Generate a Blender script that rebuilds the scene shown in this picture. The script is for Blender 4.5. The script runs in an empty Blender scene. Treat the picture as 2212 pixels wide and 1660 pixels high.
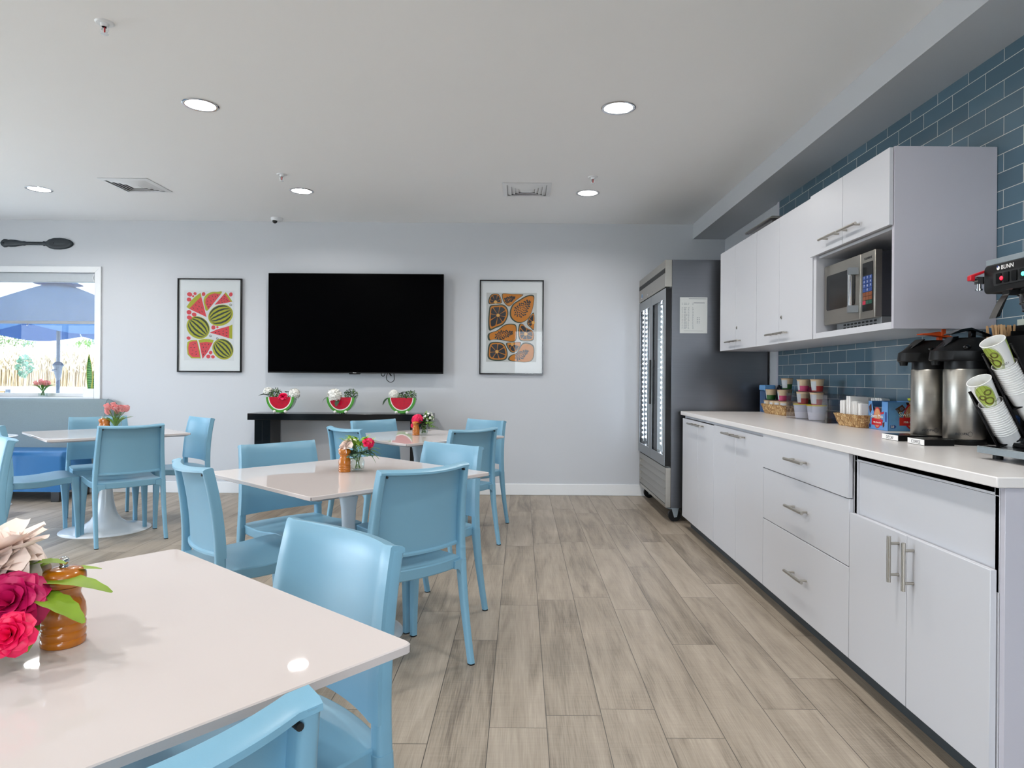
import bpy, bmesh, math, random
from mathutils import Vector, Matrix
random.seed(7)
PI = math.pi
SC = bpy.context.scene
COL = SC.collection
rad = math.radians

# ------------------------------------------------------------------ materials
def lin(c):
    if isinstance(c, str):
        c = [int(c[i:i + 2], 16) / 255 for i in (0, 2, 4)]
    return [(v / 12.92 if v <= .04045 else ((v + .055) / 1.055) ** 2.4) for v in c[:3]] + [1]

def node(nt, t, **kw):
    n = nt.nodes.new(t)
    for k, v in kw.items():
        setattr(n, k, v)
    return n

def mat(name, color, rough=.5, metal=0, var=.04, scale=30, spec=.5, emit=None, estr=0, bump=0, bscale=200, coat=0, trans=0, alpha=1, stretch=None, sss=0):
    """a principled surface whose colour and gloss wander a little with a noise texture"""
    m = bpy.data.materials.new(name); m.use_nodes = True
    nt = m.node_tree; p = nt.nodes['Principled BSDF']
    col = lin(color)
    p.inputs['Roughness'].default_value = rough; p.inputs['Metallic'].default_value = metal
    p.inputs['Specular IOR Level'].default_value = spec
    p.inputs['Coat Weight'].default_value = coat
    p.inputs['Transmission Weight'].default_value = trans
    p.inputs['Alpha'].default_value = alpha
    if emit:
        p.inputs['Emission Color'].default_value = lin(emit); p.inputs['Emission Strength'].default_value = estr
    tc = node(nt, 'ShaderNodeTexCoord'); mp = node(nt, 'ShaderNodeMapping')
    nt.links.new(tc.outputs['Object'], mp.inputs['Vector'])
    if stretch: mp.inputs['Scale'].default_value = stretch
    nz = node(nt, 'ShaderNodeTexNoise'); nz.inputs['Scale'].default_value = scale; nz.inputs['Detail'].default_value = 4
    nt.links.new(mp.outputs[0], nz.inputs['Vector'])
    mx = node(nt, 'ShaderNodeMix', data_type='RGBA')
    mx.inputs['A'].default_value = [c * (1 - var) for c in col[:3]] + [1]
    mx.inputs['B'].default_value = [min(1, c * (1 + var)) for c in col[:3]] + [1]
    nt.links.new(nz.outputs['Fac'], mx.inputs['Factor']); nt.links.new(mx.outputs['Result'], p.inputs['Base Color'])
    if bump:
        n2 = node(nt, 'ShaderNodeTexNoise'); n2.inputs['Scale'].default_value = bscale
        nt.links.new(mp.outputs[0], n2.inputs['Vector'])
        b = node(nt, 'ShaderNodeBump'); b.inputs['Strength'].default_value = bump; b.inputs['Distance'].default_value = .002
        nt.links.new(n2.outputs['Fac'], b.inputs['Height']); nt.links.new(b.outputs[0], p.inputs['Normal'])
    return m

def pane_mat(name, tint=(1, 1, 1), refl=1.0, rough=.0):
    """thin pane: clear straight through, fresnel mirror on top"""
    m = bpy.data.materials.new(name); m.use_nodes = True; nt = m.node_tree; nt.nodes.clear()
    o = node(nt, 'ShaderNodeOutputMaterial'); t = node(nt, 'ShaderNodeBsdfTransparent'); g = node(nt, 'ShaderNodeBsdfGlossy')
    t.inputs['Color'].default_value = (*tint, 1); g.inputs['Roughness'].default_value = rough
    f = node(nt, 'ShaderNodeFresnel'); f.inputs['IOR'].default_value = 1.45
    ge = node(nt, 'ShaderNodeNewGeometry'); fr = node(nt, 'ShaderNodeMath', operation='MULTIPLY_ADD'); fr.inputs[1].default_value = -refl; fr.inputs[2].default_value = refl
    nt.links.new(ge.outputs['Backfacing'], fr.inputs[0])      # only the outer skin mirrors
    mu = node(nt, 'ShaderNodeMath', operation='MULTIPLY'); nt.links.new(fr.outputs[0], mu.inputs[1])
    mx = node(nt, 'ShaderNodeMixShader')
    nt.links.new(f.outputs[0], mu.inputs[0]); nt.links.new(mu.outputs[0], mx.inputs[0])
    nt.links.new(t.outputs[0], mx.inputs[1]); nt.links.new(g.outputs[0], mx.inputs[2]); nt.links.new(mx.outputs[0], o.inputs[0])
    return m

def floor_mat():
    m = bpy.data.materials.new('vinyl planks'); m.use_nodes = True; nt = m.node_tree; L = nt.links.new
    p = nt.nodes['Principled BSDF']
    def M(op, a, b=None, c=None):
        n = node(nt, 'ShaderNodeMath', operation=op)
        for i, v in enumerate((a, b, c)):
            if v is None: continue
            if isinstance(v, (int, float)): n.inputs[i].default_value = v
            else: L(v, n.inputs[i])
        return n.outputs[0]
    tc = node(nt, 'ShaderNodeTexCoord'); sx = node(nt, 'ShaderNodeSeparateXYZ'); L(tc.outputs['Object'], sx.inputs[0])
    X, Y = sx.outputs[0], sx.outputs[1]
    W, LEN = .1945, 1.22
    xs = M('DIVIDE', M('SUBTRACT', X, .0945), W); row = M('FLOOR', xs); fx = M('FRACT', xs)
    wn = node(nt, 'ShaderNodeTexWhiteNoise', noise_dimensions='1D'); L(row, wn.inputs['W'])
    ys = M('ADD', M('DIVIDE', Y, LEN), M('MULTIPLY', wn.outputs['Value'], 7.0)); idx = M('FLOOR', ys); fy = M('FRACT', ys)
    cb = node(nt, 'ShaderNodeCombineXYZ'); L(row, cb.inputs[0]); L(idx, cb.inputs[1])
    w2 = node(nt, 'ShaderNodeTexWhiteNoise', noise_dimensions='2D'); L(cb.outputs[0], w2.inputs['Vector'])
    # grain: long streaks along Y, shifted per plank
    g = node(nt, 'ShaderNodeCombineXYZ')
    L(M('MULTIPLY', X, 9.0), g.inputs[0]); L(M('ADD', M('MULTIPLY', Y, .9), M('MULTIPLY', w2.outputs['Value'], 30)), g.inputs[1]); L(M('MULTIPLY', w2.outputs['Value'], 50), g.inputs[2])
    n1 = node(nt, 'ShaderNodeTexNoise'); n1.inputs['Scale'].default_value = 1.4; n1.inputs['Detail'].default_value = 7; n1.inputs['Distortion'].default_value = .9; L(g.outputs[0], n1.inputs['Vector'])
    g2 = node(nt, 'ShaderNodeCombineXYZ')
    L(M('MULTIPLY', X, 260.0), g2.inputs[0]); L(M('MULTIPLY', Y, 7), g2.inputs[1]); L(M('MULTIPLY', w2.outputs['Value'], 50), g2.inputs[2])
    n2 = node(nt, 'ShaderNodeTexNoise'); n2.inputs['Scale'].default_value = 1.0; n2.inputs['Detail'].default_value = 3; L(g2.outputs[0], n2.inputs['Vector'])
    # saw marks across the plank
    g3 = node(nt, 'ShaderNodeCombineXYZ'); L(M('MULTIPLY', X, 6.0), g3.inputs[0]); L(M('MULTIPLY', Y, 120.0), g3.inputs[1])
    n3 = node(nt, 'ShaderNodeTexNoise'); n3.inputs['Scale'].default_value = 1.0; n3.inputs['Detail'].default_value = 2; L(g3.outputs[0], n3.inputs['Vector'])
    v = M('ADD', M('ADD', M('MULTIPLY', n1.outputs['Fac'], .6), .085), M('ADD', M('MULTIPLY', n2.outputs['Fac'], .42), M('MULTIPLY', w2.outputs['Value'], .16)))
    v = M('ADD', v, M('MULTIPLY', n3.outputs['Fac'], .12))
    r = node(nt, 'ShaderNodeValToRGB'); L(M('SUBTRACT', v, .25), r.inputs[0])
    e = r.color_ramp.elements; e[0].position = .2; e[0].color = lin('574d42'); e[1].position = .78; e[1].color = lin('b6aa9b')
    k = e.new(.46); k.color = lin('968a7b')
    sm = M('MINIMUM', M('MINIMUM', fx, M('SUBTRACT', 1, fx)), M('MULTIPLY', M('MINIMUM', fy, M('SUBTRACT', 1, fy)), LEN / W))
    seam = M('LESS_THAN', sm, .007)
    mx = node(nt, 'ShaderNodeMix', data_type='RGBA'); L(seam, mx.inputs['Factor']); L(r.outputs[0], mx.inputs['A']); mx.inputs['B'].default_value = lin('4a443d')
    L(mx.outputs['Result'], p.inputs['Base Color'])
    L(M('ADD', .34, M('MULTIPLY', n2.outputs['Fac'], .2)), p.inputs['Roughness'])
    b = node(nt, 'ShaderNodeBump'); b.inputs['Strength'].default_value = .25; b.inputs['Distance'].default_value = .0006
    L(M('SUBTRACT', n2.outputs['Fac'], M('MULTIPLY', seam, 2)), b.inputs['Height']); L(b.outputs[0], p.inputs['Normal'])
    return m

def tile_mat():
    m = bpy.data.materials.new('glass subway tile'); m.use_nodes = True; nt = m.node_tree; L = nt.links.new
    p = nt.nodes['Principled BSDF']
    tc = node(nt, 'ShaderNodeTexCoord'); sx = node(nt, 'ShaderNodeSeparateXYZ'); L(tc.outputs['Object'], sx.inputs[0])
    u = node(nt, 'ShaderNodeMath', operation='ADD'); u.inputs[1].default_value = .2267 * 60 - 5.101; L(sx.outputs[1], u.inputs[0])
    v = node(nt, 'ShaderNodeMath', operation='ADD'); v.inputs[1].default_value = .0775 * 40 - 2.143; L(sx.outputs[2], v.inputs[0])
    c = node(nt, 'ShaderNodeCombineXYZ'); L(u.outputs[0], c.inputs[0]); L(v.outputs[0], c.inputs[1])
    b = node(nt, 'ShaderNodeTexBrick'); b.inputs['Scale'].default_value = 1; b.inputs['Brick Width'].default_value = .2267; b.inputs['Row Height'].default_value = .0775
    b.inputs['Mortar Size'].default_value = .0016; b.inputs['Mortar Smooth'].default_value = .1; b.inputs['Bias'].default_value = 0
    b.inputs['Color1'].default_value = lin('4d6675'); b.inputs['Color2'].default_value = lin('577282'); b.inputs['Mortar'].default_value = lin('c9cbc6')
    L(c.outputs[0], b.inputs['Vector']); L(b.outputs['Color'], p.inputs['Base Color'])
    r = node(nt, 'ShaderNodeMath', operation='MULTIPLY_ADD'); r.inputs[1].default_value = .6; r.inputs[2].default_value = .06; L(b.outputs['Fac'], r.inputs[0]); L(r.outputs[0], p.inputs['Roughness'])
    bp = node(nt, 'ShaderNodeBump', invert=True); bp.inputs['Strength'].default_value = .6; bp.inputs['Distance'].default_value = .002; L(b.outputs['Fac'], bp.inputs['Height']); L(bp.outputs[0], p.inputs['Normal'])
    return m

MT = dict(
    wall=mat('wall paint', 'c4c7cc', .62, var=.01, scale=3, bump=.04, bscale=300),
    ceil=mat('ceiling paint', 'f2f2f2', .75, var=.01, scale=2, bump=.03, bscale=260),
    trim=mat('white trim', 'e4e6e8', .4, var=.01),
    floor=floor_mat(), tile=tile_mat(),
    chair=mat('light blue moulded plastic', '78a7bf', .36, var=.012, scale=6, bump=.05, bscale=900),
    black=mat('black plastic', '09090a', .42, var=.1, spec=.28),
    gloss=mat('black gloss lacquer', '08090b', .16, var=.1),
    screen=mat('unlit screen', '010102', .3, var=0, spec=.03),
    tabletop=mat('white laminate top', 'cdc5c3', .025, var=.012, scale=2.5, spec=.16),
    tulip=mat('white enamel', 'e3e8ec', .16, var=.01),
    cab=mat('white melamine', 'c8c9ce', .32, var=.008, scale=4),
    cabend=mat('lilac white melamine side', 'bfbdc6', .3, var=.008, scale=4),
    toe=mat('dark toe kick', '3a4145', .5, var=.1),
    counter=mat('white quartz worktop', 'e0dcda', .28, var=.015, scale=60),
    nickel=mat('brushed nickel', 'b6b1a8', .3, metal=1, var=.05, scale=120, stretch=(1, 1, 1)),
    chrome=mat('chrome', 'd0d0d2', .1, metal=1, var=.02),
    steel=mat('brushed steel', 'aaa69e', .33, metal=1, var=.09, scale=14, stretch=(.4, .4, 40)),
    steelh=mat('steel sheet', '74767b', .3, metal=1, var=.08, scale=10, stretch=(.4, .4, 26)),
    grey=mat('grey metal', '8c9093', .42, metal=.7, var=.04),
    galv=mat('galvanised steel', 'a9b4ba', .36, metal=.8, var=.08, scale=60),
    dark=mat('dark cavity', '141618', .7, var=.1),
    liner=mat('white liner', 'dfe6ea', .35, var=.01),
    red=mat('red plastic', 'c01828', .3, var=.05),
    orange=mat('orange plastic', 'e25512', .4, var=.04),
    paper=mat('white paper', 'efeeec', .7, var=.015, scale=20),
    faint=mat('faint print', '8d9299', .6, var=.1),
    ink=mat('printed ink', '33373f', .6, var=.05),
    wood=mat('amber turned wood', 'b5680f', .22, var=.22, scale=9, stretch=(6, 6, 1), coat=.5),
    leaf=mat('leaf green', '5f8a2a', .5, var=.3, scale=25),
    leafd=mat('dark leaf green', '1f3d20', .5, var=.35, scale=60),
    euc=mat('grey green leaf', '5e7f66', .55, var=.25, scale=40),
    lime=mat('lime green leaf', '8db53a', .5, var=.2, scale=40),
    rosel=mat('rose leaf', '7c9a24', .5, var=.2, scale=30),
    stem=mat('green stem', '5b7a35', .5, var=.15),
    blush=mat('blush petal', 'f8e6dc', .6, var=.05, scale=25),
    magenta=mat('magenta petal', 'c4105c', .5, var=.25, scale=30),
    hot=mat('hot pink petal', 'ec1458', .45, var=.12, scale=30),
    tulipp=mat('coral tulip petal', 'f4acac', .45, var=.15, scale=50),
    white=mat('white petal', 'f1f0ea', .6, var=.04, scale=60),
    glass=pane_mat('clear glass', (.93, .96, .95), 1.6), pane=pane_mat('window pane', (.97, .98, .98), .7), dimmed=pane_mat('view dimming pane', (.63, .66, .68), .7),  # last pane darkened only to tone down the bright outdoors, no solar film
    acry=pane_mat('clear acrylic', (.94, .94, .96), 1.6),
    wicker=mat('woven seagrass', 'ab8150', .75, var=.45, scale=70, bump=.6, bscale=120),
    fabric=mat('blue grey woven fabric', '7b8a90', .85, var=.14, scale=90, bump=.4, bscale=500, stretch=(1, 1, 4)),
    vinyl=mat('blue vinyl', '2c6ba3', .36, var=.05, scale=12, bump=.1, bscale=300),
    card=mat('blue carton', '5c92cb', .5, var=.08, scale=30),
    led=mat('led glow', 'ffffff', .5, var=0, emit='e6efff', estr=45),
    lamp=mat('lamp diffuser', 'ffffff', .5, var=0, emit='fffdf8', estr=6),
)

def wicker_mat():
    m = bpy.data.materials.new('woven seagrass'); m.use_nodes = True; nt = m.node_tree; L = nt.links.new; p = nt.nodes['Principled BSDF']; p.inputs['Roughness'].default_value = .75
    tc = node(nt, 'ShaderNodeTexCoord'); mp = node(nt, 'ShaderNodeMapping'); mp.inputs['Scale'].default_value = (1.5, 1.5, .55); mp.inputs['Rotation'].default_value = (.45, .35, .3); L(tc.outputs['Object'], mp.inputs['Vector'])
    a = node(nt, 'ShaderNodeTexVoronoi', feature='F1'); e = node(nt, 'ShaderNodeTexVoronoi', feature='DISTANCE_TO_EDGE')
    for v in (a, e): v.inputs['Scale'].default_value = 75; L(mp.outputs[0], v.inputs['Vector'])
    s = node(nt, 'ShaderNodeSeparateColor'); L(a.outputs['Color'], s.inputs[0]); r = node(nt, 'ShaderNodeValToRGB'); L(s.outputs[0], r.inputs[0])
    r.color_ramp.elements[0].color = lin('9a6f3e'); r.color_ramp.elements[1].color = lin('d8b885')
    q = node(nt, 'ShaderNodeValToRGB'); L(e.outputs['Distance'], q.inputs[0]); q.color_ramp.elements[0].color = (.28, .18, .10, 1); q.color_ramp.elements[1].position = .10; q.color_ramp.elements[1].color = (1, 1, 1, 1)
    x = node(nt, 'ShaderNodeMix', data_type='RGBA', blend_type='MULTIPLY'); x.inputs['Factor'].default_value = 1; L(r.outputs[0], x.inputs['A']); L(q.outputs[0], x.inputs['B']); L(x.outputs['Result'], p.inputs['Base Color'])
    b = node(nt, 'ShaderNodeBump'); b.inputs['Strength'].default_value = .8; b.inputs['Distance'].default_value = .003; L(e.outputs['Distance'], b.inputs['Height']); L(b.outputs[0], p.inputs['Normal'])
    return m
MT['wicker'] = wicker_mat()

# ------------------------------------------------------------------ mesh builder
class MB:
    def __init__(s): s.v = []; s.f = []; s.m = []; s.T = None; s.mi = 0
    def add(s, vs, fs, m=None):
        o = len(s.v)
        s.v += [(s.T @ Vector(p)) if s.T else Vector(p) for p in vs]
        s.f += [tuple(i + o for i in f) for f in fs]
        s.m += [s.mi if m is None else m] * len(fs)
        return s
    def box(s, x0, x1, y0, y1, z0, z1, m=None):
        if x0 > x1: x0, x1 = x1, x0
        if y0 > y1: y0, y1 = y1, y0
        if z0 > z1: z0, z1 = z1, z0
        vs = [(x, y, z) for z in (z0, z1) for y in (y0, y1) for x in (x0, x1)]
        return s.add(vs, [(0, 2, 3, 1), (4, 5, 7, 6), (0, 1, 5, 4), (2, 6, 7, 3), (0, 4, 6, 2), (1, 3, 7, 5)], m)
    def loft(s, secs, m=None, cap=True, loop=False):
        n = len(secs[0]); vs = [p for c in secs for p in c]; fs = []
        K = len(secs)
        for k in range(K if loop else K - 1):
            for i in range(n):
                j = (i + 1) % n; a, b = k * n, ((k + 1) % K) * n
                fs.append((a + i, a + j, b + j, b + i))
        if cap and not loop: fs += [tuple(range(n - 1, -1, -1)), tuple(range((K - 1) * n, K * n))]
        return s.add(vs, fs, m)
    def lathe(s, prof, n=24, c=(0, 0, 0), m=None, cap=True):
        secs = [[(c[0] + r * math.cos(2 * PI * i / n), c[1] + r * math.sin(2 * PI * i / n), c[2] + z) for i in range(n)] for r, z in prof]
        return s.loft(secs, m, cap)
    def tube(s, pts, r, n=8, m=None, loop=False, cap=True):
        P = [Vector(p) for p in pts]; K = len(P); R = r if isinstance(r, (list, tuple)) else [r] * K
        secs = []; up = None
        for k in range(K):
            if loop: t = P[(k + 1) % K] - P[k - 1]
            else: t = P[min(k + 1, K - 1)] - P[max(k - 1, 0)]
            t.normalize()
            if up is None: up = Vector((0, 0, 1)) if abs(t.z) < .9 else Vector((1, 0, 0))
            a = t.cross(up); a.normalize(); b = a.cross(t); b.normalize(); up = b
            secs.append([P[k] + (a * math.cos(2 * PI * i / n) + b * math.sin(2 * PI * i / n)) * R[k] for i in range(n)])
        return s.loft(secs, m, cap, loop)
    def cyl(s, a, b, r, n=12, m=None, r2=None): return s.tube([a, b], [r, r if r2 is None else r2], n, m)
    def prism(s, out, d, m=None):
        """outline of 3D points pushed along vector d"""
        d = Vector(d); a = [Vector(p) for p in out]
        return s.loft([a, [p + d for p in a]], m)
    def poly(s, pts, m=None): return s.add(pts, [tuple(range(len(pts)))], m)
    def grid(s, nu, nv, fn, m=None):
        vs = [fn(i / nu, j / nv) for j in range(nv + 1) for i in range(nu + 1)]
        fs = [(j * (nu + 1) + i, j * (nu + 1) + i + 1, (j + 1) * (nu + 1) + i + 1, (j + 1) * (nu + 1) + i) for j in range(nv) for i in range(nu)]
        return s.add(vs, fs, m)
    def shell(s, nu, nv, fa, fb, m=None):
        """closed slab between two surfaces"""
        N = (nu + 1) * (nv + 1); I = lambda i, j: j * (nu + 1) + i
        vs = [fa(i / nu, j / nv) for j in range(nv + 1) for i in range(nu + 1)] + [fb(i / nu, j / nv) for j in range(nv + 1) for i in range(nu + 1)]
        fs = []
        for j in range(nv):
            for i in range(nu):
                q = (I(i, j), I(i + 1, j), I(i + 1, j + 1), I(i, j + 1)); fs += [q, tuple(N + k for k in reversed(q))]
        ring = [I(i, 0) for i in range(nu)] + [I(nu, j) for j in range(nv)] + [I(i, nv) for i in range(nu, 0, -1)] + [I(0, j) for j in range(nv, 0, -1)]
        for a, b in zip(ring, ring[1:] + ring[:1]): fs.append((b, a, N + a, N + b))
        return s.add(vs, fs, m)
    def ball(s, c, r, n=12, m=None, sc=(1, 1, 1)):
        k = max(4, n // 2); prof = [(r * math.sin(PI * i / k), -r * math.cos(PI * i / k)) for i in range(k + 1)]
        prof[0] = (r * .03, -r); prof[-1] = (r * .03, r)
        secs = [[(c[0] + q * math.cos(2 * PI * i / n) * sc[0], c[1] + q * math.sin(2 * PI * i / n) * sc[1], c[2] + z * sc[2]) for i in range(n)] for q, z in prof]
        return s.loft(secs, m)
    def rbox(s, x0, x1, y0, y1, z0, z1, r, n=4, m=None, axis='z'):
        """box whose edges along one axis are rounded"""
        out = []
        A = dict(z=(x0, x1, y0, y1, z0, z1), x=(y0, y1, z0, z1, x0, x1), y=(x0, x1, z0, z1, y0, y1))[axis]
        for (cx, cy, a0) in ((A[1] - r, A[3] - r, 0), (A[0] + r, A[3] - r, 90), (A[0] + r, A[2] + r, 180), (A[1] - r, A[2] + r, 270)):
            for k in range(n + 1):
                a = rad(a0 + 90 * k / n); out.append((cx + r * math.cos(a), cy + r * math.sin(a)))
        F = dict(z=lambda p, w: (p[0], p[1], w), x=lambda p, w: (w, p[0], p[1]), y=lambda p, w: (p[0], w, p[1]))[axis]
        return s.loft([[F(p, A[4]) for p in out], [F(p, A[5]) for p in out]], m)

def wm(o):
    return (wm(o.parent) if o.parent else Matrix.Identity(4)) @ o.matrix_basis

def setp(o, label=None, cat=None, group=None, kind=None):
    if label: o['label'] = label
    if cat: o['category'] = cat
    if group: o['group'] = group
    if kind: o['kind'] = kind
    return o

def obj(name, mb, mats, parent=None, bevel=0, seg=2, smooth=40, label=None, cat=None, group=None, kind=None):
    """links the builder's world-space shapes as ONE mesh object"""
    me = bpy.data.meshes.new(name)
    me.from_pydata([tuple(p) for p in mb.v], [], mb.f)
    for p, k in zip(me.polygons, mb.m): p.material_index = k
    for q in (mats if isinstance(mats, (list, tuple)) else [mats]): me.materials.append(MT[q] if isinstance(q, str) else q)
    bm = bmesh.new(); bm.from_mesh(me); bmesh.ops.recalc_face_normals(bm, faces=bm.faces[:]); bm.to_mesh(me); bm.free()
    o = bpy.data.objects.new(name, me); COL.objects.link(o)
    if parent:
        me.transform(wm(parent).inverted()); o.parent = parent
    if smooth:
        me.polygons.foreach_set('use_smooth', [True] * len(me.polygons)); me.set_sharp_from_angle(angle=rad(smooth))
    if bevel:
        b = o.modifiers.new('edge', 'BEVEL'); b.width = bevel; b.segments = seg; b.limit_method = 'ANGLE'; b.angle_limit = rad(40)
    return setp(o, label, cat, group, kind)

def thing(name, label, cat, loc=(0, 0, 0), rz=0, group=None):
    o = bpy.data.objects.new(name, None); COL.objects.link(o); o.empty_display_size = .05
    o.location = loc; o.rotation_euler = (0, 0, rz)
    return setp(o, label, cat, group)

def struct(name, mb, mats, parent=None, **k):
    o = obj(name, mb, mats, parent, **k); o['kind'] = 'structure'; return o

KIDS = {}
def kids(o): return [c for c in bpy.data.objects if c.parent == o]
def dup(root, loc, rz, label, parent=None):
    r = root.copy(); COL.objects.link(r); r.location = loc; r.rotation_euler = (0, 0, rz); r['label'] = label
    for ch in kids(root):
        c = ch.copy(); COL.objects.link(c); c.parent = r
        for g in kids(ch):
            d = g.copy(); COL.objects.link(d); d.parent = c
    return r

def text(body, size, M, m, parent, name='lettering', ext=.0004, ax='LEFT'):
    cu = bpy.data.curves.new(name, 'FONT'); cu.body = body; cu.size = size; cu.extrude = ext; cu.align_x = ax; cu.resolution_u = 3
    t = bpy.data.objects.new('tmp', cu); COL.objects.link(t)
    dg = bpy.context.evaluated_depsgraph_get(); me = bpy.data.meshes.new_from_object(t.evaluated_get(dg))
    bpy.data.objects.remove(t); me.name = name
    me.transform(M); me.transform(wm(parent).inverted()); me.materials.clear(); me.materials.append(MT[m] if isinstance(m, str) else m)
    o = bpy.data.objects.new(name, me); COL.objects.link(o); o.parent = parent
    return o
def frame(o, x, y):
    """matrix with origin o, text running along x, letters rising along y"""
    x = Vector(x).normalized(); y = Vector(y).normalized(); z = x.cross(y)
    return Matrix(((x.x, y.x, z.x, o[0]), (x.y, y.y, z.y, o[1]), (x.z, y.z, z.z, o[2]), (0, 0, 0, 1)))

def spline(pts, k=5, closed=True):
    n = len(pts); out = []
    rng = range(n if closed else n - 1)
    for i in rng:
        P = [Vector(pts[(i + d) % n]) if closed else Vector(pts[min(max(i + d, 0), n - 1)]) for d in (-1, 0, 1, 2)]
        for j in range(k):
            t = j / k
            out.append(.5 * (2 * P[1] + (P[2] - P[0]) * t + (2 * P[0] - 5 * P[1] + 4 * P[2] - P[3]) * t * t + (3 * P[1] - P[0] - 3 * P[2] + P[3]) * t ** 3))
    if not closed: out.append(Vector(pts[-1]))
    return out
# ------------------------------------------------------------------ room shell
XR, XL, YB, YF, ZC = 2.03, -6.6, 6.75, -3.6, 2.735
mb = MB(); mb.box(XL - .2, XR + .2, YF - .2, YB + .2, -.12, 0); struct('floor', mb, 'floor')
mb = MB(); mb.box(XL - .2, XR + .2, YF - .2, YB + .2, ZC, ZC + .15); struct('ceiling', mb, 'ceil')
WX0, WX1, WZ0, WZ1 = -6.25, -4.286, .955, 2.205           # window in the far wall
def wall_with_hole(name, a0, a1, h0, h1, z0, z1, f):
    mb = MB()
    for s in ((a0, h0, 0, ZC), (h1, a1, 0, ZC), (h0, h1, 0, z0), (h0, h1, z1, ZC)):
        if s[1] - s[0] > 1e-4 and s[3] - s[2] > 1e-4: f(mb, *s)
    return struct(name, mb, 'wall')
wall_with_hole('wall_back', XL - .2, XR + .2, WX0, WX1, WZ0, WZ1, lambda m, a, b, c, d: m.box(a, b, YB, YB + .2, c, d))
wall_with_hole('wall_front', XL - .2, XR + .2, -.2, 1.75, .1, 2.4, lambda m, a, b, c, d: m.box(a, b, YF - .2, YF, c, d))
wr = MB(); wr.box(XR + .01, XR + .2, YF, YB, 0, ZC); wallr = struct('wall_right', wr, 'wall')
mb = MB(); mb.box(XR, XR + .011, YF + .02, 5.30, .1, 2.586); struct('tile_cladding', mb, 'tile', wallr)
mb = MB(); mb.box(XR - .004, XR + .0105, 5.30, 5.335, .9, 2.586); struct('tile_edge_strip', mb, 'cabend', wallr)
mb = MB()
for s in ((YF - .2, .9, 0, ZC), (4.9, YB + .2, 0, ZC), (.9, 4.9, 0, .12), (.9, 4.9, 2.3, ZC)):
    mb.box(XL - .2, XL, s[0], s[1], s[2], s[3])
struct('wall_left', mb, 'wall')
def window(name, at, horiz, a0, a1, z0, z1, n, pm='pane'):
    """frame with n lights; 'horiz' windows run along x at y=at, the others along y at x=at"""
    F = (lambda m, a, b, c, d, t=.03: m.box(a, b, at - t, at + t, c, d)) if horiz else (lambda m, a, b, c, d, t=.03: m.box(at - t, at + t, a, b, c, d))
    mb = MB(); w = .035
    F(mb, a0, a1, z0, z0 + w); F(mb, a0, a1, z1 - w, z1); F(mb, a0, a0 + w, z0 + w, z1 - w); F(mb, a1 - w, a1, z0 + w, z1 - w)
    for i in range(1, n):
        c = a0 + (a1 - a0) * i / n; F(mb, c - .025, c + .025, z0 + w, z1 - w)
    o = struct(name, mb, 'trim')
    p = MB(); F(p, a0 + w, a1 - w, z0 + w, z1 - w, .003)
    struct('pane', p, pm, o); return o
win1 = window('window_1', YB + .13, True, WX0, WX1, WZ0, WZ1, 1, 'dimmed')
window('window_2', XL - .1, False, .9, 4.9, .12, 2.3, 4)
window('window_3', YF - .1, True, -.2, 1.75, .1, 2.4, 2)
mb = MB()   # casing round the far window: flat boards mitred at the corners
c = .062
mb.prism([(WX1, YB - .018, WZ1), (WX1 + c, YB - .018, WZ1 + c), (WX0 - c, YB - .018, WZ1 + c), (WX0, YB - .018, WZ1)], (0, .018, 0))
mb.prism([(WX1, YB - .018, WZ1), (WX1, YB - .018, .55), (WX1 + c, YB - .018, .55), (WX1 + c, YB - .018, WZ1 + c)], (0, .018, 0))
mb.prism([(WX0, YB - .018, WZ1), (WX0, YB - .018, .55), (WX0 - c, YB - .018, .55), (WX0 - c, YB - .018, WZ1 + c)], (0, .018, 0))
struct('window_casing', mb, 'trim', win1, bevel=.003)
mb = MB(); mb.box(WX0, WX1, YB - .02, YB + .1, WZ0 - .03, WZ0); struct('window_sill', mb, 'trim', win1, bevel=.004)
# baseboards
def board(name, x0, x1, y0, y1):
    mb = MB(); mb.box(x0, x1, y0, y1, 0, .115); struct(name, mb, 'trim', bevel=.005)
board('baseboard_back', XL, 2.03, YB - .014, YB); board('baseboard_left', XL, XL + .014, YF, YB); board('baseboard_right', 2.016, 2.03, YF, 1.8)
mb = MB(); mb.box(1.716, XR + .01, YF, YB, 2.586, ZC); struct('trim_1', mb, 'wall')     # dropped beam over the kitchen run

# ------------------------------------------------------------------ ceiling fittings
def ceiling_light(x, y, label, group=None):
    t = thing('ceiling_light', label, 'light', (x, y, ZC), 0, group)
    mb = MB(); n = 40
    mb.lathe([(.079, .004), (.082, -.004), (.092, -.006), (.099, -.003), (.1, .004)], n, (x, y, ZC), cap=False)
    obj('trim_ring', mb, 'chrome', t)
    mb = MB(); mb.lathe([(.081, -.002), (.081, .003)], n, (x, y, ZC)); obj('diffuser', mb, 'lamp', t)
    l = bpy.data.lights.new('lamp', 'AREA'); l.shape = 'DISK'; l.size = .155; l.energy = LAMP_W; l.color = (1, .97, .93); l.spread = rad(156)
    lo = bpy.data.objects.new('lamp', l); COL.objects.link(lo); lo.location = (0, 0, -.008); lo.parent = t
LAMP_W = 13
LX, LY = (-4.055, -1.853, .547), (5.63, 3.855, 2.085, .31, -1.46)
LAB = {(-4.055, 5.63): 'round recessed ceiling light nearest the window wall, left of the first square vent',
       (-1.853, 5.63): 'round recessed ceiling light above the television, behind the middle sprinkler',
       (.547, 5.63): 'round recessed ceiling light beside the right-hand vent and a sprinkler',
       (-1.853, 3.855): 'large looking round recessed ceiling light nearer the camera on the left side',
       (.547, 3.855): 'large looking round recessed ceiling light nearer the camera, towards the kitchen beam'}
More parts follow.
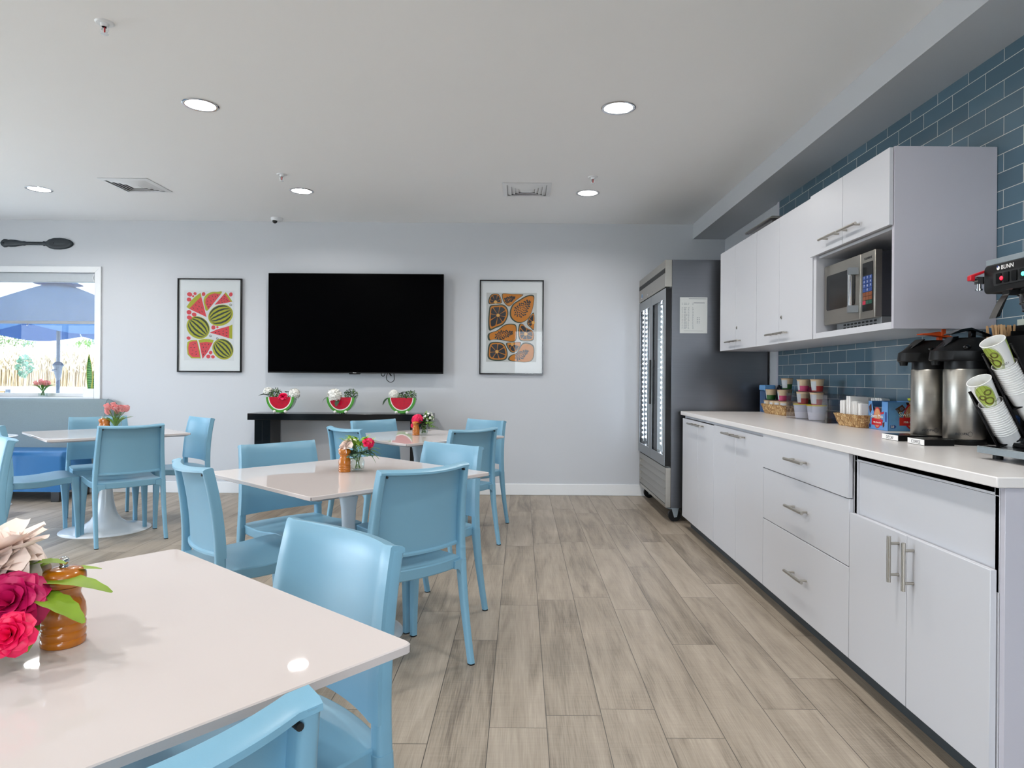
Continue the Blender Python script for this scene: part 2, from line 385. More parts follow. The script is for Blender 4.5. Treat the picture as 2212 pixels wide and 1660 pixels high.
for x in LX:
    for y in LY:
        if (x, y) == (-4.055, 3.855): ceiling_light(x, y, 'round recessed ceiling light of the rows beyond the photo edge', 'recessed ceiling lights'); continue
        ceiling_light(x, y, LAB.get((x, y), 'round recessed ceiling light of the rows beyond the photo edge'), 'recessed ceiling lights')

def sprinkler(x, y, label):
    t = thing('fire_sprinkler', label, 'sprinkler', (x, y, ZC), 0, 'ceiling fire sprinklers')
    mb = MB(); mb.lathe([(.014, -.02), (.018, -.006), (.034, -.006), (.04, 0)], 24, (x, y, ZC)); obj('escutcheon', mb, 'trim', t)
    mb = MB(); mb.lathe([(.012, -.014), (.012, 0)], 14, (x, y, ZC - .006))
    for s in (-1, 1): mb.tube([(x + s * .011, y, ZC - .02), (x + s * .015, y, ZC - .032), (x + s * .011, y, ZC - .042), (x, y, ZC - .048)], .003, 6)
    mb.lathe([(.004, -.053), (.015, -.052), (.016, -.050), (.004, -.046)], 14, (x, y, ZC)); obj('frame', mb, 'tulip', t)
    mb = MB(); mb.cyl((x, y, ZC - .047), (x, y, ZC - .02), .0032, 8); obj('glass_bulb', mb, 'red', t)
sprinkler(-1.849, 2.962, 'small fire sprinkler alone at the top left of the ceiling')
sprinkler(-1.855, 5.171, 'small fire sprinkler in front of the light over the television')
sprinkler(.543, 5.18, 'small fire sprinkler in front of the light near the kitchen')

def vent(x, y, label):
    t = thing('ceiling_vent', label, 'vent', (x, y, ZC), 0, 'square ceiling air vents')
    def ring(mb, r0, r1, z0, z1):
        A = lambda r, z: [(x - r, y - r, ZC + z), (x + r, y - r, ZC + z), (x + r, y + r, ZC + z), (x - r, y + r, ZC + z)]
        mb.loft([A(r0, z0), A(r1, z1), A(r1 - .004, z1 + .002), A(r0 - .004, z0 + .003)], cap=False, loop=True)
    mb = MB(); ring(mb, .198, .165, -.004, -.012); obj('frame', mb, 'trim', t)
    mb = MB()
    for r in (.16, .13, .1, .07): ring(mb, r, r - .03, -.001, -.016)
    mb.box(x - .036, x + .036, y - .036, y + .036, ZC - .016, ZC - .012)
    obj('louvers', mb, 'trim', t)
    mb = MB(); mb.box(x - .17, x + .17, y - .17, y + .17, ZC - .002, ZC + .001); obj('duct_opening', mb, 'grey', t)
vent(-3.16, 5.49, 'square four-way air vent left of the spoon-side lights')
bpy.data.objects['ceiling_vent']['label'] = 'square white air vent on the ceiling above the wall spoon side'
vent(.035, 5.54, 'square white air vent on the ceiling beside the kitchen side sprinkler')

t = thing('dome_camera', 'small white dome security camera on ceiling above the television', 'camera', (-2.412, 6.6, ZC))
mb = MB(); mb.lathe([(.056, 0), (.058, -.012), (.05, -.03), (.036, -.034)], 24, (-2.412, 6.6, ZC)); obj('housing', mb, 'trim', t)
mb = MB(); mb.ball((-2.425, 6.577, ZC - .036), .024, 16); obj('lens_ball', mb, 'gloss', t)

# ------------------------------------------------------------------ camera, sky
cam = bpy.data.cameras.new('camera'); cam.sensor_width = 36; cam.lens = 1450 / 2212 * 36
cam.shift_x = (1106 - 1126) / 2212; cam.shift_y = (816.5 - 830) / 2212; cam.clip_start = .02
co = bpy.data.objects.new('camera', cam); COL.objects.link(co)
co.matrix_world = Matrix.Translation((0, 0, 1.18)) @ Matrix.Rotation(PI / 2, 4, 'X') @ Matrix.Rotation(.007, 4, 'Z')
SC.camera = co
w = bpy.data.worlds.new('sky'); SC.world = w; w.use_nodes = True
nt = w.node_tree; bg = nt.nodes['Background']
sky = node(nt, 'ShaderNodeTexSky', sky_type='NISHITA'); sky.sun_disc = False; sky.sun_elevation = rad(50); sky.sun_rotation = rad(160); sky.air_density = 1; sky.dust_density = 3
mx = node(nt, 'ShaderNodeMix', data_type='RGBA'); mx.inputs['Factor'].default_value = .75; mx.inputs['B'].default_value = (5.0, 5.7, 6.7, 1)
nt.links.new(sky.outputs[0], mx.inputs['A']); nt.links.new(mx.outputs['Result'], bg.inputs[0]); bg.inputs[1].default_value = 1.75
def portal(loc, rot, sx, sy):
    l = bpy.data.lights.new('window_daylight', 'AREA'); l.shape = 'RECTANGLE'; l.size = sx; l.size_y = sy; l.cycles.is_portal = True
    o = bpy.data.objects.new('window_daylight', l); COL.objects.link(o); o.location = loc; o.rotation_euler = rot
portal((XL - .25, 2.9, 1.21), (0, -PI / 2, 0), 2.18, 4.0)
portal(((WX0 + WX1) / 2, YB + .22, 1.58), (-PI / 2, 0, 0), 1.96, 1.25); portal((.775, YF - .22, 1.25), (PI / 2, 0, 0), 1.95, 2.3)
vs = SC.view_settings; vs.view_transform = 'Standard'; vs.look = 'None'; vs.gamma = 1; vs.use_curve_mapping = False; vs.exposure = .09
cy = SC.cycles; cy.use_denoising = True; cy.max_bounces = 10; cy.diffuse_bounces = 5; cy.glossy_bounces = 5; cy.transparent_max_bounces = 16
cy.sample_clamp_indirect = 6; cy.caustics_reflective = False; cy.caustics_refractive = False; cy.blur_glossy = .1
# ------------------------------------------------------------------ chairs
def sec(cx, cy, z, hx, hy, r=.35, n=3):
    """rounded rectangle section, level z"""
    out = []; k = min(hx, hy) * r * 2
    k = min(k, hx * .95, hy * .95)
    for sx, sy, a0 in ((1, 1, 0), (-1, 1, 90), (-1, -1, 180), (1, -1, 270)):
        for i in range(n + 1):
            a = rad(a0 + 90 * i / n); out.append((cx + sx * (hx - k) + k * math.cos(a), cy + sy * (hy - k) + k * math.sin(a), z))
    return out
def ease(t): return t * t * (3 - 2 * t)
SAG, DIP, ZT, ZB = .040, .007, .833, .487
def ypost(z):            # back face of the upright, bows forward at seat height
    t = (z - .46) / .40
    return -.190 - .053 * t * t if z > .46 else -.190 - .062 * ((.46 - z) / .46) ** 1.6
def xpost(z): return .194 + .0195 * min(1, max(0, (ZT - z) / (ZT - .45)))
def yback(u, z):         # front face of the back panel
    q = min(1, abs(u) / .87)
    return ypost(z) + .0388 - SAG * (1 - q * q) * (.8 + .2 * (z - ZB) / (ZT - ZB))
def seat_top(x, y):
    u = x / .21; t = (y + .19) / .42
    return .437 - .007 * math.sin(min(max(t, 0), 1) * PI * .9) + .018 * ease(min(max((t - .35) / .65, 0), 1)) + .002 * u * u - .010 * max(0, (t - .78) / .22) ** 2
def make_chair():
    t = thing('dining_chair', 'x', 'chair', (0, 0, 0), 0, 'light blue dining chairs')
    # seat: curved slab with a deep apron
    y0, y1 = -.180, .232
    def top(a, b):
        u = a * 2 - 1; yy = y0 - .034 * (1 - u * u) * (1 - b) ** 3 + (y1 - y0) * b + .012 * (1 - u * u) * b ** 3
        xx = u * (.208 + .012 * b); return (xx, yy, seat_top(xx, yy))
    def bot(a, b):
        p = top(a, b); return (p[0] * .985, p[1] * .985, p[2] - .046)
    mb = MB(); mb.shell(14, 16, top, bot); obj('seat', mb, 'chair', t, bevel=.005, seg=2, smooth=50)
    # back: thin panel with a rim along top and a lip below, between two uprights
    mb = MB(); secs = []; NU = 30
    for i in range(NU + 1):
        u = -1 + 2 * i / NU; zt = ZT - DIP * (1 - u * u); zb = ZB - .004 + .004 * u * u; s = []
        for k in range(9): z = zb + (zt - .004 - zb) * k / 8; s.append((yback(u, z), z))
        yt = yback(u, zt)
        s += [(yt - .004, zt), (yt - .029, zt - .005), (yt - .0355, zt - .010), (yt - .0355, zt - .018), (yt - .012, zt - .022)]
        for k in range(6): z = zt - .03 - (zt - .03 - zb - .016) * k / 5; s.append((yback(u, z) - .010, z))
        s += [(yback(u, zb) - .019, zb + .010), (yback(u, zb) - .019, zb + .002), (yback(u, zb) - .003, zb)]
        secs.append([(u * (xpost(z) + .0122 + .0038 * min(1, max(0, (ZT - z) / .43))), y, z) for y, z in s])
    mb.loft(secs)
    for sx in (-1, 1):
        L = []
        for k in range(15):
            z = .40 + (ZT - .012 - .40) * k / 14; t2 = k / 14
            hx = .0165 - .004 * t2; hy = .0190 - .0012 * t2
            L.append(sec(sx * xpost(z), ypost(z) + hy, z, hx, hy, .3))
        e = L[-1]; cx = sum(p[0] for p in e) / len(e); cyy = sum(p[1] for p in e) / len(e)
        pass
        mb.loft(L, 0)
        z = ZT - .028; mb.lathe([(.0045, 0), (.0045, .004)], 10, (0, 0, 0)) if 0 else None
        mb.cyl((sx * .181, ypost(z) - .0025, z), (sx * .181, ypost(z) + .010, z), .0045, 10, 1)
    obj('backrest', mb, ['chair', 'dark'], t, smooth=45)
    for sx in (-1, 1):
        mb = MB(); L = []       # rear leg, carries on from the upright
        for k in range(9):
            z = .005 + (.425 - .005) * k / 8; q = k / 8
            hx = .0128 + .0042 * q ** 2; hy = .0135 + .008 * q ** 1.5
            L.append(sec(sx * (.2177 - .0042 * q), ypost(z) + hy - .0015, z, hx, hy, .3))
        mb.loft(L, 0); mb.loft([[(p[0], p[1], 0) for p in L[0]], [(p[0], p[1], .0055) for p in L[0]]], 1)
        # web that joins leg and apron
        mb.prism([(sx * .215, ypost(.40) + .003, .428), (sx * .160, ypost(.40) - .010, .424), (sx * .160, ypost(.4) - .010, .393), (sx * .178, ypost(.4) - .004, .391), (sx * .190, ypost(.4) + .0, .383), (sx * .198, ypost(.37) + .002, .368), (sx * .203, ypost(.37) + .003, .345), (sx * .205, ypost(.37) + .003, .32), (sx * .215, ypost(.37) + .003, .32)], (0, .018, 0), 0)
        obj('leg', mb, ['chair', 'black'], t, smooth=45)
        mb = MB(); L = []       # front leg, wide at the top
        for k in range(9):
            z = .005 + (.437 - .005) * k / 8; q = k / 8; h = .0135 + .0125 * q ** 1.7
            L.append(sec(sx * (.2075 - .013 * q ** 1.5), .2238 - .006 * q - .012 * q ** 2, z, h, h * 1.0, .22))
        mb.loft(L, 0); mb.loft([[(p[0], p[1], 0) for p in L[0]], [(p[0], p[1], .0055) for p in L[0]]], 1)
        obj('leg', mb, ['chair', 'black'], t, smooth=45)
    return t
CH = [  # x, y, turn, label
    (-2.879, 4.860, 44.9, 'light blue plastic chair, back to camera, in front of the table holding the tulips'),
    (-3.411, 5.466, 219, 'light blue plastic chair behind the tulip table, between it and the bench'),
    (-2.817, 5.465, 138.8, 'light blue plastic chair right of the tulip table, standing by the bare wall'),
    (-3.490, 4.823, -45.5, 'light blue plastic chair left of the tulip table, seen side on with a glossy seat'),
    (-1.149, 2.812, -48, 'light blue plastic chair left of the middle table, its curved back rim seen from behind'),
    (-1.121, 3.394, -132, 'light blue plastic chair behind the middle table on its left, facing the camera'),
    (-.520, 2.786, 43, 'light blue plastic chair with its back to camera, right front of the middle table'),
    (-.496, 3.362, 139.6, 'light blue plastic chair right of the middle table, facing camera, behind another chair'),
    (-1.055, 4.741, -43, 'light blue plastic chair left of the farthest table, back turned, behind the blush rose jar'),
    (-1.041, 5.303, -133, 'light blue plastic chair behind the farthest table, in front of the black console'),
    (-.473, 4.744, 45.2, 'light blue plastic chair right front of the farthest table, back to camera'),
    (-.426, 5.400, 138.9, 'light blue plastic chair at the right rear of the farthest table, by the open wall'),
    (-.549, 1.364, 138.4, 'light blue plastic chair facing the nearest table from behind its right corner'),
    (-.525, .752, 45, 'light blue plastic chair in the bottom foreground, cut by the photo edge, back turned'),
    (-2.980, 3.530, 135, 'light blue plastic chair cut off by the left photo edge, only its back corner showing'),
]
proto = make_chair()
for i, (x, y, a, l) in enumerate(CH):
    if i: dup(proto, (x, y, 0), rad(a), l)
proto.location = (CH[0][0], CH[0][1], 0); proto.rotation_euler.z = rad(CH[0][2]); proto['label'] = CH[0][3]

# ------------------------------------------------------------------ tables
TZ = .742
def make_table():
    t = thing('dining_table', 'x', 'table', (0, 0, 0), 0, 'square white dining tables')
    mb = MB(); h = .457
    def ring(r, z, k): return [p for p in sec(0, 0, z, r, r, .0, 1)] if 0 else [(sx * (r - q[0]), sy * (r - q[1]), z) for sx, sy, qs in ((1, 1, ((0, k), (k * .3, k * .3), (k, 0))), (-1, 1, ((k, 0), (k * .3, k * .3), (0, k))), (-1, -1, ((0, k), (k * .3, k * .3), (k, 0))), (1, -1, ((k, 0), (k * .3, k * .3), (0, k)))) for q in qs]
    mb.loft([ring(h - .028, TZ - .026, .02), ring(h - .004, TZ - .016, .012), ring(h, TZ - .0145, .012), ring(h, TZ - .002, .012), ring(h - .002, TZ, .012)], 0)
    for sx, sy in ((1, 1), (-1, 1), (-1, -1), (1, -1)):   # dark seam where the edge bands meet
        mb.cyl((sx * (h - .0046), sy * (h - .0046), TZ - .0145), (sx * (h - .0046), sy * (h - .0046), TZ - .0025), .0016, 6, 1)
    obj('tabletop', mb, ['tabletop', 'dark'], t, smooth=30)
    mb = MB()
    mb.lathe([(.25, 0), (.252, .004), (.248, .009), (.225, .015), (.17, .026), (.12, .046), (.085, .078), (.062, .125), (.048, .19), (.038, .28), (.032, .4), (.03, .5), (.034, .58), (.046, .65), (.07, .70), (.09, .716)], 40)
    obj('pedestal', mb, 'tulip', t, smooth=50)
    return t
TB = [(-.787, 3.076, 2.4, 'square white pedestal table in the middle of the room with blush rose jar'),
      (-.819, 1.055, 4.5, 'square white table nearest the camera, filling the lower left corner'),
      (-.767, 5.029, 1.7, 'square white pedestal table farthest back, before the black console'),
      (-3.159, 5.116, 0, 'square white pedestal table with the tulip vase near the blue bench')]
tp = make_table()
for i, (x, y, a, l) in enumerate(TB):
    if i:
        d = dup(tp, (x, y, 0), rad(45 + a), l)
        if i == 3: [setattr(c, 'scale', (1.22, 1.22, 1)) for c in kids(d) if c.name.startswith('pedestal')]
tp.location = (TB[0][0], TB[0][1], 0); tp.rotation_euler.z = rad(45 + TB[0][2]); tp['label'] = TB[0][3]

t = thing('side_table', 'small round white side table at the left photo edge, in front of the bench', 'table', (-4.74, 5.98, 0))
mb = MB(); mb.lathe([(.19, .612), (.21, .618), (.212, .624), (.205, .63)], 40, (-4.74, 5.98, 0)); obj('tabletop', mb, 'tulip', t)
mb = MB(); mb.lathe([(.17, 0), (.172, .006), (.16, .012), (.05, .02), (.022, .05), (.02, .56), (.05, .612)], 32, (-4.74, 5.98, 0)); obj('pedestal', mb, 'tulip', t)

# ------------------------------------------------------------------ bench
t = thing('bench_seat', 'blue upholstered bench with grey blue fabric back under the window', 'bench', (-5.2, 6.4, 0))
mb = MB(); xs0, xs1 = -6.3, -4.235
P = [(6.19, .095), (6.185, .42), (6.195, .448), (6.225, .463), (6.30, .468), (6.62, .462), (6.62, .095)]
mb.loft([[(x, p[0] + (.012 if k in (0, 3) else 0), p[1] - (.008 if k in (0, 3) and p[1] > .4 else 0)) for p in P] for k, x in enumerate((xs0, xs0 + .02, xs1 - .02, xs1))])
obj('seat', mb, 'vinyl', t, smooth=60)
mb = MB(); P = [(6.63, .30), (6.60, .47), (6.615, .7), (6.64, .90), (6.655, .93), (6.68, .942), (6.71, .935), (6.722, .9), (6.722, .30)]
mb.loft([[(x, p[0] + d, p[1] - e * (p[1] > .85)) for p in P] for x, d, e in ((-6.3, 0, 0), (-4.16, 0, 0), (-4.10, .004, .004), (-4.07, .014, .018), (-4.055, .03, .05))])
obj('backrest', mb, 'fabric', t, smooth=60)
mb = MB(); mb.tube([(-4.112, 6.598, .35), (-4.112, 6.6, .5), (-4.112, 6.617, .7), (-4.112, 6.642, .9), (-4.112, 6.66, .928), (-4.112, 6.685, .941)], .004, 6); obj('piping', mb, 'fabric', t)
for x in (-4.30, -5.4):
    for y in (6.24, 6.6):
        mb = MB(); mb.box(x - .04, x + .04, y - .04, y + .04, 0, .1); obj('leg', mb, 'gloss', t, bevel=.003)
# ------------------------------------------------------------------ kitchen run
ZK, XC, XB = .922, 1.278, 2.028
def bar_handle(x, a, b, fixed, z=None, vertical=False, parent=None, r=.0062, off=.034):
    """brushed bar on two posts; x is the door face, the bar stands off towards -x"""
    mb = MB(); xb = x - off; L = b - a; q = .16
    P = (lambda s: (xb, fixed, s)) if vertical else (lambda s: (xb, s, fixed))
    mb.cyl(P(a), P(b), r, 14)
    for s in (a + L * q, b - L * q):
        p = P(s); mb.cyl(p, (x + .002, p[1], p[2]), r * .72, 10)
    return obj('handle', mb, 'nickel', parent, smooth=60)
def slab(name, x, y0, y1, z0, z1, th, parent, m='cab'):
    mb = MB(); mb.box(x, x + th, y0, y1, z0, z1); return obj(name, mb, m, parent, bevel=.0015)
XD, TH = 1.288, .018
def base(label, y0, y1, fronts, near_end=False):
    t = thing('base_cabinet', label, 'cabinet', ((XD + XB) / 2, (y0 + y1) / 2, 0), 0, 'white base cabinets')
    mb = MB(); x0 = XD + TH + .002
    mb.box(x0, XB, y0 + .001, y0 + .018, .09, .891); mb.box(x0, XB, y1 - .018, y1 - .001, .09, .891); mb.box(x0 + .05, XB, y0 + .018, y1 - .018, .09, .108)
    mb.box(XB - .02, XB, y0 + .018, y1 - .018, .108, .891); mb.box(x0, x0 + .1, y0 + .018, y1 - .018, .872, .891)
    obj('carcass', mb, 'cab', t, bevel=.001)
    mb = MB(); mb.box(XD + .07, XD + .088, y0, y1, 0, .09); obj('toe_kick', mb, 'toe', t)
    fronts(t); return t
g = .0016
def two_doors(y0, ym, y1, z1, hz, hl):
    def f(t):
        for a, b, h0, h1 in ((ym + g, y1 - g, ym + .012, ym + .012 + hl), (y0 + g, ym - g, ym - .012 - hl, ym - .012)):
            d = slab('door', XD, a, b, .091, z1, TH, t); bar_handle(XD, h0, h1, hz, parent=d)
    return f
base('white base cabinet beside the refrigerator, two doors with small bar pulls', 4.478, 5.345, two_doors(4.478, 4.89, 5.345, .868, .845, .17))
base('white base cabinet with two doors, between the fridge-side cabinet and the drawers', 3.563, 4.477, two_doors(3.563, 4.02, 4.477, .875, .845, .175))
def drawers(t):
    for z0, z1, hz, dx in ((.716, .893, .806, -.004), (.449, .712, .584, 0), (.091, .445, .275, 0)):
        d = slab('drawer_front', XD + dx, 2.63, 3.562 - g, z0, z1, TH, t); bar_handle(XD + dx, 2.985, 3.185, hz, parent=d, off=.036, r=.0068)
base('white base cabinet of three drawers with centred bar pulls', 2.628, 3.562, drawers)
def last(t):
    mb = MB(); mb.box(XD + .026, XD + .04, 1.8492, 2.6008, .6, .8632); obj('filler_panel', mb, 'cab', t)
    mb = MB(); mb.box(XD + .020, XD + .04, 1.832, 2.626, .8655, .891); mb.box(XD + .020, XD + .04, 1.832, 1.849, .6, .8655); mb.box(XD + .020, XD + .04, 2.601, 2.626, .6, .8655); obj('face_frame', mb, 'cab', t, bevel=.001)
    for a, b, hy, h0, h1 in ((2.237 + g, 2.626, 2.283, .494, .650), (1.838, 2.237 - g, 2.196, .490, .648)):
        d = slab('door', XD, a, b, .091, .662, TH, t); bar_handle(XD, h0, h1, hy, vertical=True, parent=d, off=.034, r=.0068)
    mb = MB(); mb.box(XD + .021, XB, 1.812, 1.831, .0, .891); obj('end_panel', mb, 'cabend', t, bevel=.001)
base('white base cabinet nearest the camera, missing drawer front above two long-handled doors', 1.832, 2.627, last)
mb = MB(); mb.box(XC, XB, 1.80, 5.375, .8925, ZK)
obj('countertop', mb, 'counter', bevel=.0035, seg=3, label='long white worktop running over the base cabinets', cat='countertop')

XU, UZ0, UZ1 = 1.585, 1.402, 2.178
def upper(label, y0, ym, y1):
    t = thing('wall_cabinet', label, 'cabinet', ((XU + XB) / 2, (y0 + y1) / 2, UZ0), 0, 'white wall cabinets')
    mb = MB(); mb.box(XU + .02, XB, y0, y1, UZ0, UZ1 - .002); obj('carcass', mb, 'cab', t, bevel=.001)
    for a, b, h0, h1 in ((ym + g, y1 - g, ym + .006, ym + .15), (y0 + g, ym - g, ym - .15, ym - .006)):
        d = slab('door', XU, a, b, UZ0, UZ1, TH, t); bar_handle(XU, h0, h1, 1.462, parent=d, off=.032, r=.006)
    mb = MB(); mb.cyl((XU - .004, ym - .04, 1.56), (XU + .001, ym - .04, 1.56), .0105, 16, 0); mb.cyl((XU - .005, ym - .04, 1.56), (XU - .0042, ym - .04, 1.56), .004, 8, 1)
    obj('cam_lock', mb, ['nickel', 'dark'], t)
upper('white wall cabinet beside the refrigerator top, two tall doors with lock', 4.535, 4.985, 5.36)
upper('white wall cabinet in the middle, two tall doors with lock', 3.662, 4.135, 4.533)
t = thing('wall_cabinet', 'white wall cabinet with open microwave niche below two short doors', 'cabinet', ((XU + XB) / 2, 3.27, UZ0), 0, 'white wall cabinets')
y0, y1 = 2.868, 3.660; xa = XU + .004
mb = MB(); mb.box(xa, XB, y1 - .034, y1, UZ0, 1.852); mb.box(xa, XB, y0 + .0185, y1 - .034, UZ0, UZ0 + .03); mb.box(xa + .016, XB, y0 + .0185, y1 - .034, 1.835, 1.852)
mb.box(XB - .01, XB, y0 + .0185, y1 - .034, UZ0 + .03, 1.835); mb.box(XU + .02, XB, y0 + .0185, y1, 1.852, UZ1 - .002); obj('carcass', mb, 'cab', t, bevel=.001)
mb = MB(); mb.box(xa, XB, y0, y0 + .018, UZ0, UZ1 + .004); obj('end_panel', mb, 'cabend', t, bevel=.001)
for a, b, h0, h1 in ((3.292 + g, y1 - g, 3.30, 3.48), (2.872, 3.292 - g, 3.095, 3.275)):
    d = slab('door', XU - .016, a, b, 1.846, UZ1, TH, t); bar_handle(XU - .016, h0, h1, 1.905, parent=d, off=.034, r=.0065)

# tray and a flat box lying on top of the wall cabinets
t = thing('serving_tray', 'clear grey catering tray lying on top of the wall cabinet by the fridge', 'tray', (1.80, 4.72, UZ1))
mb = MB(); mb.loft([[(1.80 + sx * a, 4.72 + sy * b, z) for sx, sy in ((1, 1), (-1, 1), (-1, -1), (1, -1))] for a, b, z in ((.11, .2, UZ1), (.13, .23, UZ1 + .07), (.15, .25, UZ1 + .072), (.15, .25, UZ1 + .078), (.125, .225, UZ1 + .078))]); obj('tray_body', mb, 'acry', t)
mb = MB(); mb.loft([[(1.80 + sx * a, 4.72 + sy * b, z) for sx, sy in ((1, 1), (-1, 1), (-1, -1), (1, -1))] for a, b, z in ((.152, .252, UZ1 + .079), (.152, .252, UZ1 + .086), (.13, .23, UZ1 + .098))]); obj('lid', mb, 'steel', t, bevel=.003)
mb = MB(); mb.box(1.78, 1.92, 3.2, 3.38, UZ1, UZ1 + .042)
obj('carton', mb, mat('brown carton', '6b5a4a', .7), bevel=.002, label='small brown carton lying on top of the niche cabinet', cat='box')

# ------------------------------------------------------------------ microwave
MX, MY0, MY1, MZ0, MZ1 = 1.628, 3.095, 3.612, 1.472, 1.786
t = thing('microwave', 'stainless microwave with dark window and keypad inside the cabinet niche', 'microwave', (1.82, 3.35, UZ0 + .03))
mb = MB(); mb.box(MX + .034, MX + .36, MY0 + .012, MY1 - .006, MZ0 + .004, MZ1 - .004); obj('case', mb, 'steelh', t, bevel=.004)
mb = MB(); mb.box(MX, MX + .034, MY0 + .135, MY1, MZ0, MZ1); d = obj('door', mb, 'steel', t, bevel=.003)
mb = MB(); mb.rbox(MX - .002, MX + .002, MY0 + .185, MY1 - .03, MZ0 + .075, MZ1 - .055, .012, axis='x'); obj('window', mb, 'gloss', d)
mb = MB(); yh = MY0 + .175
for z in (MZ0 + .052, MZ1 - .078): mb.prism([(MX, yh + .024, z - .016), (MX - .030, yh + .018, z - .016), (MX - .046, yh - .004, z - .016), (MX - .046, yh - .018, z - .016), (MX, yh - .024, z - .016)], (0, 0, .034), 0)
mb.cyl((MX - .032, yh - .002, MZ0 + .06), (MX - .032, yh - .002, MZ1 - .07), .0105, 16, 1); obj('handle', mb, ['grey', 'chrome'], d, smooth=50)
mb = MB(); mb.box(MX, MX + .034, MY0, MY0 + .133, MZ0, MZ1); cp = obj('control_panel', mb, 'steel', t, bevel=.003)
ky0, ky1, kz0, kz1 = MY0 + .018, MY0 + .112, MZ0 + .034, MZ1 - .05
mb = MB(); mb.rbox(MX - .0015, MX + .001, ky0, ky1, kz0, kz1, .005, axis='x'); obj('keypad', mb, 'gloss', cp)
KB = mat('blue key', '17356e', .4, emit='2a5ab8', estr=.12); KO = mat('brown key', '7a3f18', .4); KR = mat('red key', 'b8183c', .4); KG = mat('green key', '0d4a3a', .4)
mb = MB(); kw = (ky1 - ky0 - .008) / 3; kh = .0195; zt = kz1 - .062
for r in range(7):
    for c in range(3):
        y = ky1 - .004 - c * kw; m = 0 if r < 4 else (1 if r < 6 else (2 if c == 0 else 3))
        mb.box(MX - .0022, MX - .001, y - kw + .0012, y - .0012, zt - (r + 1) * kh + .001, zt - r * kh - .001, m)
obj('key_pads', mb, [KB, KO, KR, KG], cp)
cu = []
for r, row in enumerate(('123', '456', '789', ' 0 ')):
    for c, ch in enumerate(row):
        if ch != ' ':
            y = ky1 - .004 - c * kw - kw * .38
            text(ch, .015, frame((MX - .0026, y, zt - (r + 1) * kh + .006), (0, -1, 0), (0, 0, 1)), 'paper', cp, 'key_digit', .0002)
text('SOLWAVE', .0155, frame((MX - .0008, MY0 + .098, MZ1 - .036), (0, -1, 0), (0, 0, 1)), 'ink', cp, 'brand_lettering', .0004)
mb = MB(); mb.box(MX + .03, MX + .33, MY0 + .0, MY1 - .08, UZ0 + .031, MZ0 + .003); bs = obj('base_plinth', mb, 'grey', t, bevel=.002)
mb = MB()
for r in range(2):
    for k in range(9):
        y = MY0 + .04 + k * .037; z = UZ0 + .038 + r * .0165
        mb.rbox(MX + .0285, MX + .031, y, y + .024, z, z + .009, .004, 3, axis='x')
obj('vent_slots', mb, 'dark', bs)

# ------------------------------------------------------------------ refrigerator
FX, FY0, FY1, FZ0, FZ1 = 1.232, 5.505, 6.725, .118, 2.158
t = thing('refrigerator', 'tall stainless two glass door refrigerator on casters at the end of the counter', 'refrigerator', (1.63, 6.11, 0))
S = .028
mb = MB()
mb.box(FX, 2.02, FY0, FY0 + S, FZ0, FZ1); mb.box(FX, 2.02, FY1 - S, FY1, FZ0, FZ1); mb.box(FX, 2.02, FY0 + S, FY1 - S, 1.93, FZ1); mb.box(FX, 2.02, FY0 + S, FY1 - S, FZ0, .455); mb.box(1.99, 2.02, FY0 + S, FY1 - S, .455, 1.93)
obj('body', mb, 'steelh', t, bevel=.002)
mb = MB(); mb.box(1.27, 1.985, FY0 + S + .001, FY0 + S + .012, .46, 1.925); mb.box(1.27, 1.985, FY1 - S - .012, FY1 - S - .001, .46, 1.925); mb.box(1.97, 1.988, FY0 + S + .012, FY1 - S - .012, .46, 1.925)
mb.box(1.27, 1.97, FY0 + S + .012, FY1 - S - .012, .456, .47); mb.box(1.27, 1.97, FY0 + S + .012, FY1 - S - .012, 1.915, 1.928); obj('liner', mb, 'liner', t)
for k in range(4):
    z = .72 + k * .28
    mb = MB()
    for i in range(16): y = FY0 + .05 + i * (FY1 - FY0 - .1) / 15; mb.cyl((1.33, y, z), (1.96, y, z), .003, 5)
    mb.cyl((1.33, FY0 + .045, z), (1.33, FY1 - .045, z), .005, 6); mb.cyl((1.96, FY0 + .045, z), (1.96, FY1 - .045, z), .005, 6); obj('wire_shelf', mb, 'liner', t)
mb = MB(); mb.box(1.178, FX, FY0, FY1, 1.935, FZ1); hd = obj('header_panel', mb, 'steel', t, bevel=.003)
mb = MB(); mb.box(1.1765, 1.1785, FY0 + .02, FY1 - .01, 2.052, 2.092); obj('vent_slot', mb, 'dark', hd)
mb = MB()
for k in range(3): mb.box(1.175, 1.177, FY0 + .022, FY1 - .012, 2.058 + k * .012, 2.0625 + k * .012)
obj('vent_louvers', mb, 'black', hd)
mb = MB(); mb.cyl((1.175, 6.56, 1.985), (1.179, 6.56, 1.985), .024, 24, 0); mb.cyl((1.174, 6.56, 1.985), (1.176, 6.56, 1.985), .018, 24, 1); obj('badge', mb, ['chrome', 'card'], hd)
mb = MB()
for y in (6.27, 6.05): mb.cyl((1.174, y, 1.962), (1.179, y, 1.962), .007, 12)
obj('lock_barrels', mb, 'chrome', hd)
